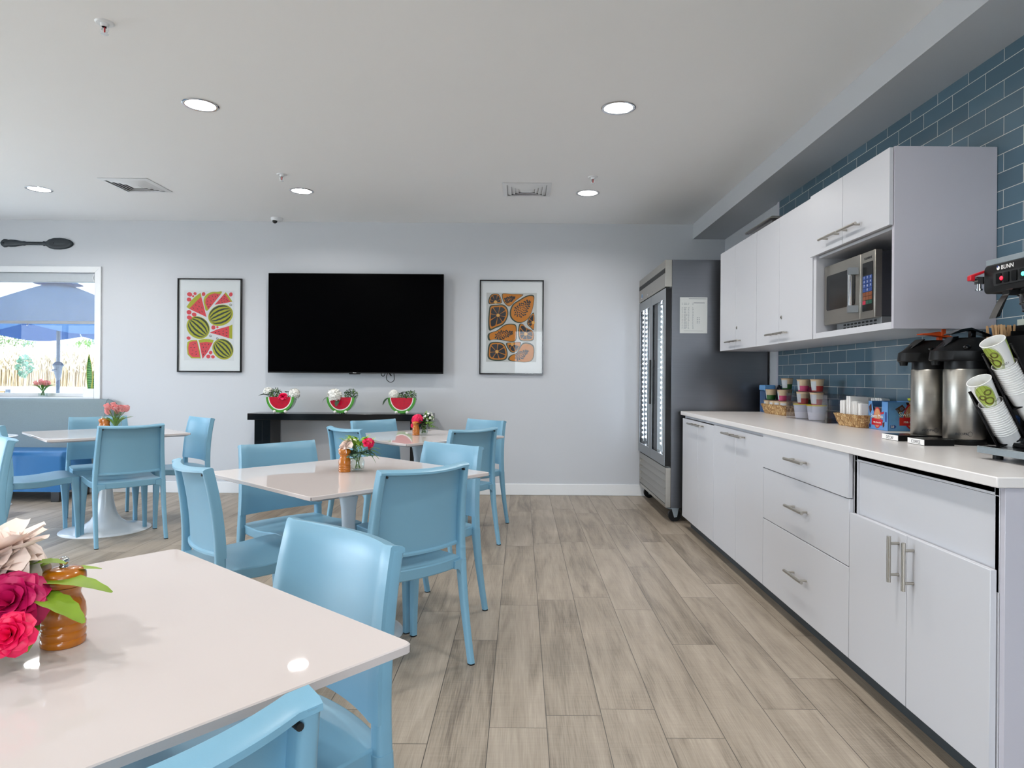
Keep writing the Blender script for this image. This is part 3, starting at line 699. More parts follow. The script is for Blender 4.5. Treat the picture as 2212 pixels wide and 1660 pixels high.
for i, (a, b) in enumerate(((FY0 + .004, 6.112), (6.118, FY1 - .004))):
    z0, z1, w = .462, 1.925, .052
    mb = MB(); F = lambda p, q, r, s: (mb.box(1.178, 1.183, p, q, r, s, 0), mb.box(1.183, FX - .003, p, q, r, s, 1))
    F(a, b, z0, z0 + .085); F(a, b, z1 - .085, z1); F(a, a + w, z0 + .085, z1 - .085); F(b - w, b, z0 + .085, z1 - .085)
    d = obj('door', mb, ['grey', 'gloss'], t)
    mb = MB(); mb.box(1.19, 1.196, a + w - .004, b - w + .004, z0 + .081, z1 - .081); obj('glass_pane', mb, 'pane', d)
    mb = MB(); y = b - .012 if i == 0 else a + .012
    mb.box(1.168, 1.179, y - .008, y + .008, .95, 1.35); obj('pull', mb, 'gloss', d, bevel=.002)
for x, y in ((1.256, 6.26), (1.256, 6.03), (1.208, 6.655), (1.244, 6.685)):
    mb = MB(); mb.box(x + .006, x + .012, y - .010, y + .010, .56, 1.86, 0)
    for k in range(28): mb.ball((x, y, .60 + k * .0455), .0085, 8, 1, (.6, 1, 1))
    obj('led_strip', mb, ['liner', 'led'], t)
mb = MB(); mb.box(1.19, FX, FY0 + .004, FY0 + .02, .122, .448, 0); mb.box(1.19, FX, FY1 - .02, FY1 - .004, .122, .448, 0); mb.box(1.188, FX, FY0 + .02, FY1 - .02, .395, .448, 0); mb.box(1.188, FX, FY0 + .02, FY1 - .02, .122, .148, 0)
for k in range(4): z = .155 + k * .06; mb.prism([(1.186, FY0 + .022, z), (1.19, FY0 + .022, z + .012), (1.222, FY0 + .022, z + .055), (1.226, FY0 + .022, z + .05), (1.194, FY0 + .022, z)], (0, FY1 - FY0 - .044, 0), 0)
obj('lower_grille', mb, 'steel', t, bevel=.0012)
for x, y in ((1.275, 5.56), (1.275, 6.66), (1.94, 5.56), (1.94, 6.66)):
    mb = MB(); mb.cyl((x, y - .017, .052), (x, y + .017, .052), .052, 24, 0)
    for s in (-1, 1): mb.prism([(x - .005, y + s * .021, .035), (x + .018, y + s * .021, .04), (x + .03, y + s * .021, .108), (x - .028, y + s * .021, .108)], (0, s * .003, 0), 1)
    mb.box(x - .034, x + .034, y - .026, y + .026, .108, .119, 1); mb.prism([(x - .03, y - .012, .1), (x - .07, y - .012, .112), (x - .072, y - .012, .116), (x - .03, y - .012, .105)], (0, .024, 0), 1)
    mb.cyl((x, y - .026, .05), (x, y + .026, .05), .008, 10, 1); obj('caster', mb, ['black', 'galv'], t, smooth=50)
# goods on the refrigerator shelves
random.seed(3)
for k, (y, z, c) in enumerate(((5.62, 1.28, 'c6452f'), (5.72, 1.28, '9fb83c'), (5.60, 1.0, 'd8d7d0'), (5.70, 1.0, 'c7362f'), (5.62, .72, 'd9c23a'), (5.74, .72, 'b9c4cc'), (5.64, 1.56, 'e0e0dc'))):
    mb = MB(); mb.lathe([(.033, .0035), (.036, .012), (.036, .11), (.026, .14), (.016, .16), (.016, .185)], 16, (1.36, y, z)); mb.lathe([(.0175, .185), (.0175, .2)], 16, (1.36, y, z), 1)
    obj('drink_bottle', mb, [mat('bottle %d' % k, c, .35), 'white'], smooth=50, label='small coloured bottle standing behind the lit refrigerator glass', cat='bottle', group='bottles inside the refrigerator')
t = thing('paper_notice', 'white printed sheet in a plastic sleeve taped to the refrigerator side', 'paper', (1.41, FY0, 1.55))
mb = MB(); mb.box(1.297, 1.522, FY0 - .0015, FY0, 1.555, 1.85); sh = obj('sheet', mb, 'paper', t)
mb = MB(); mb.box(1.283, 1.525, FY0 - .0028, FY0 - .002, 1.553, 1.853); obj('sleeve', mb, 'pane', t)
mb = MB(); random.seed(5)
for k in range(22):
    z = 1.80 - k * .009 - (.018 if k > 1 else 0)
    for x, l in ((1.312, .010), (1.328, .03), (1.362, .014), (1.398, .012)):
        mb.box(x, x + l * random.uniform(.6, 1), FY0 - .0019, FY0 - .0015, z, z + .0028)
mb.box(1.37, 1.515, FY0 - .0019, FY0 - .0015, 1.836, 1.8395)
for k in range(4): mb.box(1.436, 1.446, FY0 - .0019, FY0 - .0015, 1.68 - k * .014, 1.684 - k * .014); mb.box(1.452, 1.460, FY0 - .0019, FY0 - .0015, 1.68 - k * .014, 1.684 - k * .014)
mb.box(1.41, 1.50, FY0 - .0019, FY0 - .0015, 1.802, 1.807); mb.box(1.33, 1.49, FY0 - .0019, FY0 - .0015, 1.574, 1.5755)
obj('printed_lines', mb, 'faint', sh)
# ------------------------------------------------------------------ things on the worktop
def basket(name, label, x0, x1, y0, y1, h, fl, seed):
    random.seed(seed); t = thing(name, label, 'basket', ((x0 + x1) / 2, (y0 + y1) / 2, ZK))
    def loop(e, z, n, ph, amp):
        a, b = (x1 - x0) / 2 + e, (y1 - y0) / 2 + e; r = .03; P = []
        segs = []
        for sx, sy, a0 in ((1, 1, 0), (-1, 1, 90), (-1, -1, 180), (1, -1, 270)):
            for k in range(4): q = rad(a0 + 90 * k / 3); segs.append(Vector(((x0 + x1) / 2 + sx * (a - r) + r * math.cos(q), (y0 + y1) / 2 + sy * (b - r) + r * math.sin(q), z)))
        L = [(segs[(i + 1) % len(segs)] - segs[i]).length for i in range(len(segs))]; T = sum(L)
        for i in range(n):
            d = T * i / n; k = 0
            while d > L[k]: d -= L[k]; k += 1
            p = segs[k].lerp(segs[(k + 1) % len(segs)], d / L[k]); c = Vector(((x0 + x1) / 2, (y0 + y1) / 2, z)); o = (p - c).normalized()
            P.append(p + o * amp * (math.sin(i * 2 * PI / 6 + ph) + random.uniform(-.5, .5)) + Vector((0, 0, random.uniform(-.0015, .0015))))
        return P
    mb = MB(); R = 9; n = 150; out = [loop(-.02 + fl * (k / R), ZK + .001 + h * k / R, n, k * 1.1, .0032) for k in range(R + 1)]
    inn = [loop(-.032 + fl * (k / R), ZK + .008 + (h - .006) * k / R, n, k, .0005) for k in range(R, -1, -1)]
    mb.loft(out + inn); obj('weave', mb, 'wicker', t, smooth=75); return t
basket('seagrass_basket', 'woven seagrass basket holding oatmeal cups at the far end of the counter', 1.845, 2.005, 4.735, 5.185, .072, .022, 1)
basket('seagrass_basket', 'woven seagrass basket filled with white napkins beside the blue cocoa carton', 1.80, 2.0, 3.575, 3.885, .068, .022, 2)

CREAM = mat('cream paper cup', 'cdb695', .5, var=.06); LAB = mat('grey printed label', 'bfc3c8', .5, var=.25, scale=160, stretch=(1, 1, 3))
BAND = dict(pink=mat('pink band', 'c2456f', .5), green=mat('green band', '23591d', .5), red=mat('red band', 'a32a25', .5))
FOIL = mat('printed foil lid', '7d5543', .45, var=.7, scale=90)
def cup(x, y, z, col, rz, label, h=.08, r=.041, band=.45):
    t = thing('oatmeal_cup', label, 'cup', (x, y, z), rz, 'oatmeal cups on the counter')
    rb = r * .76; R = lambda f: rb + (r - rb) * f
    M = wm(t)
    mb = MB(); mb.T = M; mb.lathe([(rb * .9, 0), (R(0), .001), (R(band), h * band)], 28, m=1, cap=True); mb.lathe([(R(band), h * band), (R(.93), h * .93), (R(1) + .002, h * .95), (R(1) + .002, h * .975), (R(1), h * .985)], 28, m=0)
    obj('body', mb, [CREAM, BAND[col]], t, smooth=50)
    mb = MB(); mb.T = M; mb.grid(8, 5, lambda u, v: ((R(.1 + .72 * v) + .0006) * math.cos(PI + (u - .5) * 1.25), (R(.1 + .72 * v) + .0006) * math.sin(PI + (u - .5) * 1.25), h * (.1 + .72 * v)))
    for k in range(3): mb.box(0, 0, 0, 0, 0, 0) if 0 else None
    o = obj('label_panel', mb, LAB, t, smooth=60)
    mb = MB(); mb.T = M; n = 28
    mb.lathe([(.002, h * 1.0), (r * .6, h * 1.002), (r + .003, h * .992), (r + .004, h * .975), (r + .0035, h * .972), (r + .002, h * .985), (.002, h * .99)], n); obj('foil_lid', mb, FOIL, t, smooth=50)
    return t
BZ = .945; L1, L2, L3 = BZ, BZ + .083, BZ + .166
ORD = ['first', 'second', 'third', 'fourth']
for k, y in enumerate((5.115, 5.0, 4.905, 4.80)): cup(1.89, y, L1, ('green', 'green', 'red', 'pink')[k], .3 * k - .2, 'oatmeal cup sunk in the basket bottom row, %s from the refrigerator' % ORD[k], r=.039)
for k, y in enumerate((5.10, 4.90, 4.80)): cup(1.965, y, L1, 'red', .2, 'oatmeal cup hidden in the basket back row, by the tiles', r=.037)
cup(1.89, 5.075, L2, 'green', -.5, 'oatmeal cup with green band in the basket second tier, nearest the refrigerator'); cup(1.955, 4.945, L2, 'pink', -.35, 'oatmeal cup with pink band in the basket second tier, half hidden at the back')
cup(1.893, 4.85, L2, 'pink', -.3, 'oatmeal cup with pink band in front of the basket second tier')
cup(1.925, 4.86, L3, 'green', .6, 'oatmeal cup with red peppers and green band, topmost of the basket pile')
# clear bin with bowls and more cups
t = thing('acrylic_bin', 'clear acrylic bin of cups between the two woven baskets', 'bin', (1.9, 4.2, ZK))
a, b, c, d, e = 1.785, 2.015, 3.915, 4.52, .004; zt = ZK + .168
mb = MB(); mb.box(a, b, c, d, ZK, ZK + e); mb.box(a, a + e, c, d, ZK + e, zt); mb.box(b - e, b, c, d, ZK + e, zt); mb.box(a + e, b - e, c, c + e, ZK + e, zt); mb.box(a + e, b - e, d - e, d, ZK + e, zt)
obj('bin_body', mb, 'acry', t, bevel=.0008)
GB = mat('grey white bowl', 'c6c8cf', .5, var=.1, scale=80); YL = mat('yellow rim', 'd8c23c', .5)
for k, (x, y, l) in enumerate(((1.86, 4.43, 'pale grey cereal bowl with yellow rim in the clear bin, left one'), (1.86, 4.225, 'pale grey cereal bowl with yellow rim in the clear bin, right one'))):
    t = thing('cereal_bowl', l, 'bowl', (x, y, ZK + .005), 0, 'cereal bowls in the clear bin')
    mb = MB(); mb.lathe([(.043, 0), (.046, .002), (.058, .088)], 32, (x, y, ZK + .005)); obj('body', mb, GB, t)
    mb = MB(); mb.lathe([(.0575, .088), (.061, .089), (.061, .093), (.057, .094)], 32, (x, y, ZK + .005)); obj('rim', mb, YL, t)
cup(1.86, 4.43, ZK + .1, 'red', .2, 'oatmeal cup in the clear bin standing on the left bowl'); cup(1.86, 4.225, ZK + .1, 'red', .5, 'oatmeal cup in the clear bin standing on the right bowl')
cup(1.862, 4.43, ZK + .182, 'pink', -.15, 'oatmeal cup with pink band, topmost over the left bowl of the clear bin'); cup(1.93, 4.50, ZK + .182 - .177, 'pink', .2, 'oatmeal cup in the back of the clear bin', h=.082)
cup(1.93, 4.50, ZK + .09, 'green', .2, 'second oatmeal cup up in the back of the clear bin'); cup(1.93, 4.50, ZK + .173, 'pink', -.2, 'oatmeal cup with pink band peeping out behind the topmost pink cup')
cup(1.864, 4.225, ZK + .183, 'red', .35, 'oatmeal cup with dark red label, topmost over the right bowl of the clear bin')
t = thing('water_filter', 'blue plastic box standing behind the oatmeal basket by the refrigerator', 'box', (1.94, 5.31, ZK))
mb = MB(); mb.box(1.905, 1.985, 5.25, 5.36, ZK, ZK + .17); obj('tank', mb, mat('dark blue plastic', '35557f', .3), t, bevel=.006)
mb = MB(); mb.box(1.90, 1.99, 5.245, 5.365, ZK + .171, ZK + .215); obj('lid', mb, mat('sky blue plastic', '6ea6dc', .35), t, bevel=.008)
mb = MB(); random.seed(4)
mb.loft([[(2.0 + .022 * s * math.cos(q), 5.205 + .05 * s * math.sin(q + w), ZK + .001 + z) for q in [i * PI / 5 for i in range(10)]] for s, z, w in ((1, 0, 0), (1.0, .06, .1), (.95, .14, .25), (.8, .19, .4), (.4, .215, .5))])
obj('pouch', mb, 'black', smooth=30, label='crumpled black pouch behind the oatmeal basket against the tiles', cat='pouch')

random.seed(11)
NP = [(1.885, 3.835, .0, .10, .055, .13, 'stack of white napkins at the left end of the napkin basket'), (1.885, 3.765, -.04, .1, .055, .155, 'tallest stack of white napkins near the left in the napkin basket'), (1.885, 3.70, .05, .1, .05, .128, 'stack of white napkins in the middle of the napkin basket'),
      (1.885, 3.635, -.06, .1, .045, .12, 'stack of white napkins at the right end of the napkin basket'), (1.965, 3.79, .03, .045, .1, .15, 'white napkins leaning at the back left of the napkin basket'), (1.965, 3.67, .02, .045, .11, .148, 'white napkins leaning at the back right of the napkin basket')]
for x, y, r, sx, sy, h, l in NP:
    t = thing('napkin_stack', l, 'napkins', (x, y, ZK + .012), r, 'napkin stacks in the basket')
    mb = MB(); mb.T = wm(t); k = 7
    for i in range(k):
        o = random.uniform(-.002, .002); q = -sy / 2 + sy * i / k
        mb.loft([[(-sx / 2 + o, q, 0), (sx / 2 + o, q, 0), (sx / 2 + o, q + sy / k * .85, 0), (-sx / 2 + o, q + sy / k * .85, 0)], [(-sx / 2 + o, q + .002, h + o), (sx / 2 + o, q + .002, h - .004 + o), (sx / 2 + o, q + sy / k * .8, h - .004 + o), (-sx / 2 + o, q + sy / k * .8, h + o)]])
    obj('folded_paper', mb, 'paper', t, bevel=.001)

# cocoa carton
SX0, SX1, SY0, SY1, SZ = 1.862, 2.012, 3.405, 3.597, ZK + .148
t = thing('cocoa_carton', 'blue hot cocoa carton with red emblem, open at the front, beside napkins', 'carton', (1.937, 3.5, ZK))
w = .0012
mb = MB(); mb.box(SX0, SX1, SY0, SY0 + w, ZK, SZ); mb.box(SX0, SX1, SY1 - w, SY1, ZK, SZ); mb.box(SX1 - w, SX1, SY0, SY1, ZK, SZ); mb.box(SX0, SX1, SY0, SY1, ZK, ZK + w)
yc = (SY0 + SY1) / 2
prof = [(SY1, 0), (SY0, 0), (SY0, .148), (yc - .038, .148), (yc - .036, .10), (yc - .032, .09), (yc, .096), (yc + .04, .09), (yc + .048, .10), (yc + .062, .148), (SY1, .148)]
mb.prism([(SX0, y, ZK + z) for y, z in prof], (w, 0, 0)); obj('carton_body', mb, 'card', t, smooth=0)
mb = MB(); mb.box(SX0 + .012, SX1 - .004, SY0 + .004, SY1 - .004, ZK + .004, ZK + .118); obj('sachets', mb, mat('grey sachet', '6a6c76', .5, var=.2), t, bevel=.004)
OR = mat('tan oval', 'c78f62', .5); DB = mat('navy print', '1f3d86', .5); CHOC = mat('chocolate print', '4a2417', .45, var=.15)
def oval(mb, o, ux, uy, a, b, m, n=28): mb.poly([Vector(o) + Vector(ux) * a * math.cos(2 * PI * i / n) + Vector(uy) * b * math.sin(2 * PI * i / n) for i in range(n)], m)
def quad(mb, o, ux, uy, pts, m): mb.poly([Vector(o) + Vector(ux) * p + Vector(uy) * q for p, q in pts], m)
def emblem(o, ux, uy, s, parent, nm):
    n = Vector(ux).cross(Vector(uy)); O = Vector(o); mb = MB()
    oval(mb, O + n * .0004, ux, uy, .036 * s, .052 * s, 0); oval(mb, O + n * .0006, ux, uy, .030 * s, .046 * s, 1)
    quad(mb, O + n * .0008, ux, uy, [(-.052 * s, -.036 * s), (.044 * s, -.036 * s), (.052 * s, -.006 * s), (-.052 * s, -.004 * s)], 0)
    quad(mb, O + n * .0007, ux, uy, [(.02 * s, .016 * s), (.06 * s, .022 * s), (.058 * s, .034 * s), (.03 * s, .026 * s)], 0)
    obj(nm, mb, ['red', OR], parent, smooth=0)
    for dx, dy, mm, e in ((-.0012, -.0012, 'ink', .001), (0, 0, 'white', .0014)):
        text('Swiss Miss', .026 * s, frame(O + Vector(ux) * (dx) + Vector(uy) * (.0 * s + dy) + n * e, ux, uy), mm, parent, 'brand_lettering', .0002, 'CENTER')
    text('Milk Chocolate', .0115 * s, frame(O + Vector(uy) * (-.026 * s) + n * .0012, ux, uy), 'white', parent, 'flavour_lettering', .0002, 'CENTER')
ux, uy = (0, -1, 0), (0, 0, 1)
emblem((SX0 - .0002, yc + .006, ZK + .062), ux, uy, 1.06, t, 'front_emblem')
mb = MB(); O = Vector((SX0 - .0005, 0, ZK)); Q = lambda pts, m: mb.poly([(O.x, y, ZK + z) for y, z in pts], m)
Q([(SY1 - .004, .118), (SY1 - .03, .136), (SY1 - .034, .10), (SY1 - .016, .08)], 0); Q([(SY1 - .001, .07), (SY1 - .016, .055), (SY1 - .004, .03), (SY1 - .001, .04)], 0); Q([(yc - .045, .038), (yc - .064, .045), (yc - .062, .022), (yc - .048, .014)], 0)
Q([(SY1 - .004, .028), (SY1 - .024, .024), (SY1 - .024, .008), (SY1 - .004, .010)], 1); Q([(SY0 + .028, .095), (SY0 + .012, .095), (SY0 + .012, .045), (SY0 + .028, .045)], 1)
obj('front_print', mb, [CHOC, DB], t, smooth=0)
ux = (1, 0, 0)
emblem((SX0 + .125, SY0 - .0002, ZK + .075), ux, uy, 1.3, t, 'side_emblem')
mb = MB(); Q = lambda pts, m: mb.poly([(SX0 + x, SY0 - .0005, ZK + z) for x, z in pts], m)
Q([(.036, .112), (.072, .135), (.090, .112), (.056, .085)], 0); obj('chocolate_print', mb, CHOC, t, smooth=0)
mb = MB(); Q([(.090, .146), (.12, .146), (.112, .126), (.095, .131)], 0); obj('chocolate_print', mb, CHOC, t, smooth=0)
mb = MB(); Q([(.012, .030), (.036, .030), (.042, .022), (.036, .014), (.012, .014)], 0); obj('count_badge', mb, DB, t, smooth=0)
text('50', .016, frame((SX0 + .0145, SY0 - .0008, ZK + .0165), ux, uy), 'white', t, 'count_lettering', .0002)
mb = MB()
for k in range(9):
    cx, cz, r0 = .02 + (k % 5) * .024, .05 + (k // 5) * .05 + (k % 2) * .012, .010
    mb.tube([(SX0 + cx + r0 * (1 - j / 26) * math.cos(j * .62), SY0 - .0004, ZK + cz + r0 * (1 - j / 26) * math.sin(j * .62)) for j in range(24)], .0006, 4)
obj('swirl_print', mb, mat('pale blue swirl', '6f9ccf', .5), t)
t = thing('tea_display_box', 'yellow green tea box behind the airpots, next to the cocoa carton', 'box', (1.98, 3.27, ZK))
YG = mat('yellow green carton', 'b9c52c', .5); BR = mat('grey brown carton', '59524c', .5)
mb = MB(); A = lambda d, z: [(1.96 - d, 3.18, z), (2.02, 3.18, z), (2.02, 3.35 + d, z), (1.96 - d, 3.35 + d, z)]
mb.loft([A(-.022, ZK), A(.006, ZK + .13)], 0); mb.loft([A(.006, ZK + .1301), A(.018, ZK + .158)], 1); mb.loft([A(.018, ZK + .1581), A(.021, ZK + .168), [(1.99, 3.2, ZK + .182), (2.02, 3.2, ZK + .182), (2.02, 3.3, ZK + .182), (1.99, 3.3, ZK + .182)]], 0)
obj('box_body', mb, [YG, BR], t, smooth=0)
text('BIGELOW', .02, frame((1.945, 3.36, ZK + .1365), (0, -1, 0), (-.42, 0, 1)), mat('tan letters', 'd9bf8d', .5), t, 'box_lettering')

# ------------------------------------------------------------------ airpots with drip trays
def airpot(x, y, label, lever, tag):
    t = thing('airpot', label, 'airpot', (x, y, ZK), 0, 'steel coffee airpots'); C = (x, y, ZK)
    mb = MB(); mb.lathe([(.078, 0), (.079, .002), (.079, .02), (.075, .0215)], 40, C); obj('base_ring', mb, 'black', t)
    mb = MB(); mb.lathe([(.0735, .0216), (.0752, .024), (.0752, .302), (.073, .306)], 48, C); obj('steel_body', mb, 'steel', t, smooth=50)
    mb = MB(); mb.lathe([(.072, .3065), (.072, .338)], 40, C); obj('collar', mb, 'black', t)
    def out(s, z, dx, beak):
        P = []
        for i in range(48):
            q = 2 * PI * i / 48; k = max(0, math.cos(q - PI)) ** 5; r = .081 * s + (beak + .010) * k
            P.append((x + dx + r * math.cos(q), y + r * math.sin(q), ZK + z))
        return P
    mb = MB(); mb.loft([out(.97, .338, 0, .046), out(1.0, .343, 0, .05), out(1.0, .378, .0, .045), out(.96, .382, .002, .042), out(.86, .405, .012, .026), out(.72, .428, .02, .008), out(.66, .433, .021, .002)]); lid = obj('pump_lid', mb, 'black', t, smooth=35)
    mb = MB(); mb.cyl((x - .118, y, ZK + .322), (x - .118, y, ZK + .34), .015, 14, r2=.018); obj('spout', mb, 'black', lid)
    mb = MB(); mb.prism([(x - .098, y - .026, ZK + .393), (x - .045, y - .034, ZK + .4345), (x - .045, y + .034, ZK + .4345), (x - .098, y + .026, ZK + .393)], (-.003, 0, .004)); obj('lid_recess', mb, 'gloss', lid)
    mb = MB(); mb.ball((x - .045, y - .083, ZK + .392), .013, 12, sc=(1.3, .8, .8)); obj('pivot_knob', mb, 'gloss', lid, smooth=60)
    if lever == 'orange':
        mb = MB(); mb.prism([(x - .062, y, ZK + .462), (x - .03, y, ZK + .464), (x + .012, y, ZK + .470), (x + .05, y, ZK + .455), (x + .10, y, ZK + .440), (x + .10, y, ZK + .434), (x + .03, y, ZK + .448), (x - .02, y, ZK + .455), (x - .062, y, ZK + .457)], (0, -.045, 0))
        mb.box(x + .016, x + .034, y - .03, y - .012, ZK + .432, ZK + .447); mb.box(x + .018, x + .036, y - .05, y - .044, ZK + .452, ZK + .487)
        obj('lever', mb, 'orange', t, bevel=.0015, label='orange pump lever')
    else:
        mb = MB(); mb.prism([(x - .075, y + .02, ZK + .448), (x - .03, y + .02, ZK + .468), (x + .01, y + .02, ZK + .474), (x + .09, y + .02, ZK + .446), (x + .09, y + .02, ZK + .438), (x + .01, y + .02, ZK + .464), (x - .075, y + .02, ZK + .444)], (0, -.05, 0)); mb.box(x + .02, x + .04, y - .01, y + .01, ZK + .432, ZK + .466); obj('lever', mb, 'gloss', t, bevel=.0015)
    mb = MB(); mb.tube([(x + .075, y - .055, ZK + .36), (x + .10, y - .085, ZK + .34), (x + .105, y - .09, ZK + .28), (x + .09, y - .07, ZK + .22), (x + .07, y - .05, ZK + .2)], [.012, .014, .014, .012, .01], 10); obj('carry_handle', mb, 'black', t)
    q = rad(231 if tag else 228); n = Vector((math.cos(q), math.sin(q), 0)); u = Vector((-n.y, n.x, 0))
    text('ACOPA', .0135, frame(Vector((x, y, ZK + .040)) + n * .0755 - u * .02, u, (0, 0, 1)), 'ink', t, 'maker_lettering', .0003)
    mb = MB(); c0 = Vector((x, y, ZK + .046)) + n * .0745 + u * .033; mb.tube([c0 + u * .007 * math.cos(j * 2 * PI / 20) + Vector((0, 0, .009 * math.sin(j * 2 * PI / 20))) for j in range(20)], .0006, 5, loop=True); obj('maker_ring', mb, 'ink', t)
airpot(1.795, 2.945, 'stainless airpot with orange lever, the farther of the two', 'orange', 1); airpot(1.812, 2.745, 'stainless airpot with black lever, nearer the camera', 'black', 0)
def tray(x0, x1, y0, y1, word, label):
    t = thing('drip_tray', label, 'tray', ((x0 + x1) / 2, (y0 + y1) / 2, ZK), 0, 'airpot drip trays')
    mb = MB(); mb.box(x0, x1, y0, y1, ZK, ZK + .024); mb.box(x0 + .008, x1 - .008, y0 + .008, y1 - .008, ZK + .024, ZK + .0248, 1); obj('tray_body', mb, ['black', 'gloss'], t, bevel=.0012)
    mb = MB(); mb.box(x0 - .0016, x0 - .0002, y0 + .001, y1 - .001, ZK + .002, ZK + .0235); p = obj('name_plate', mb, 'paper', t, label='white name plate')
    text(word, .0185, frame((x0 - .0018, (y0 + y1) / 2, ZK + .0055), (0, -1, 0), (0, 0, 1)), 'ink', p, 'lettering', .0002, 'CENTER')
tray(1.598, 1.712, 2.842, 2.968, 'DECAF', 'black drip tray with a white DECAF plate'); tray(1.594, 1.712, 2.650, 2.765, 'COFFEE', 'black drip tray with a white COFFEE plate')

# ------------------------------------------------------------------ coffee brewer
t = thing('coffee_brewer', 'black commercial coffee brewer with red tap handle at the right photo edge', 'coffee machine', (1.75, 2.03, ZK))
B0, B1 = 1.835, 2.24
mb = MB(); mb.box(1.522, 1.99, B0, B1, ZK + .020, ZK + .040); mb.box(1.522, 1.526, B0, B1, ZK + .040, ZK + .043); obj('base_tray', mb, 'galv', t, bevel=.0015)
mb = MB(); mb.box(1.53, 1.985, B0 + .006, B1 - .006, ZK + .0402, ZK + .0412); obj('tray_insert', mb, 'gloss', t)
for x in (1.575, 1.93):
    for y in (B0 + .03, B1 - .025):
        mb = MB(); mb.cyl((x, y, ZK), (x, y, ZK + .0202), .015, 14); obj('foot', mb, 'black', t)
mb = MB(); mb.box(1.90, 1.99, B0 + .02, 2.20, ZK + .0405, 1.463); obj('trunk', mb, 'black', t, bevel=.004)
mb = MB(); mb.rbox(1.522, 1.99, B0, 2.212, 1.464, 1.556, .016, axis='x'); hd = obj('brew_head', mb, 'black', t, bevel=.003, smooth=40)
mb = MB(); mb.box(1.526, 1.99, B0, 2.208, 1.5565, 1.575); obj('top_rim', mb, 'galv', t, bevel=.0012)
mb = MB(); mb.box(1.60, 1.96, B0 + .02, 2.17, 1.5755, 1.592); obj('warmer_plate', mb, 'black', t, bevel=.004)
mb = MB(); mb.rbox(1.5195, 1.5215, 1.86, 2.165, 1.486, 1.528, .006, axis='x', m=0)
for k in range(6): y = 2.148 - k * .034; mb.rbox(1.516, 1.5195, y - .022, y, 1.491, 1.523, .003, axis='x', m=1)
obj('switch_panel', mb, ['dark', 'gloss'], hd)
for y, c, l, s in ((2.122, 'f01830', 'glowing red switch light', 3), (2.03, '30f0a0', 'glowing green ready light', 9)):
    mb = MB(); mb.ball((1.515, y, 1.506), .0065, 12, sc=(.5, 1, 1)); obj('indicator_light', mb, mat('glow ' + c, c, .4, var=0, emit=c, estr=s), hd, label=l)
text('BUNN', .0195, frame((1.5212, 2.132, 1.535), (0, -1, 0), (0, 0, 1)), 'paper', hd, 'brand_lettering')
mb = MB(); mb.cyl((1.5205, 2.144, 1.541), (1.5215, 2.144, 1.541), .0065, 16, 0); mb.prism([(1.5203, 2.146, 1.541), (1.5203, 2.150, 1.549), (1.5203, 2.142, 1.549)], (-.0004, 0, 0), 1); obj('brand_drop', mb, ['paper', DB], hd)
mb = MB(); mb.prism([(1.478, 2.212, 1.528), (1.478, 2.212, 1.510), (1.494, 2.212, 1.510), (1.494, 2.212, 1.524), (1.546, 2.212, 1.544), (1.546, 2.212, 1.552)], (0, .018, 0)); obj('tap_handle', mb, 'red', t, bevel=.0025, label='red hot water tap handle')
mb = MB(); mb.cyl((1.494, 2.221, 1.516), (1.503, 2.221, 1.516), .008, 12); mb.box(1.503, 1.528, 2.213, 2.230, 1.500, 1.524); mb.cyl((1.512, 2.221, 1.478), (1.512, 2.221, 1.502), .0075, 14); mb.cyl((1.512, 2.221, 1.479), (1.512, 2.221, 1.484), .011, 14); obj('faucet', mb, 'chrome', t)
mb = MB(); F = (1.632, 2.035); prof = [(.106, 1.463), (.107, 1.448), (.101, 1.444), (.099, 1.425), (.101, 1.421), (.096, 1.418), (.092, 1.402), (.094, 1.398), (.087, 1.395), (.07, 1.372), (.03, 1.362)]
mb.lathe([(r, z) for r, z in prof], 36, (*F, 0)); obj('brew_funnel', mb, 'gloss', t, smooth=40)
mb = MB(); secs = []
for k in range(8):
    q = k / 7; x = 1.512 - .040 * q; z = 1.455 - .075 * q ** 1.4; secs.append([(x, 2.065, z + .012 * (1 - q)), (x, 2.095, z + .012 * (1 - q)), (x - .010 - .004 * q, 2.095, z - .006), (x - .010 - .004 * q, 2.065, z - .006)])
mb.loft(secs); mb.box(1.50, 1.56, 2.066, 2.094, 1.448, 1.462); obj('funnel_handle', mb, 'black', t, bevel=.003)

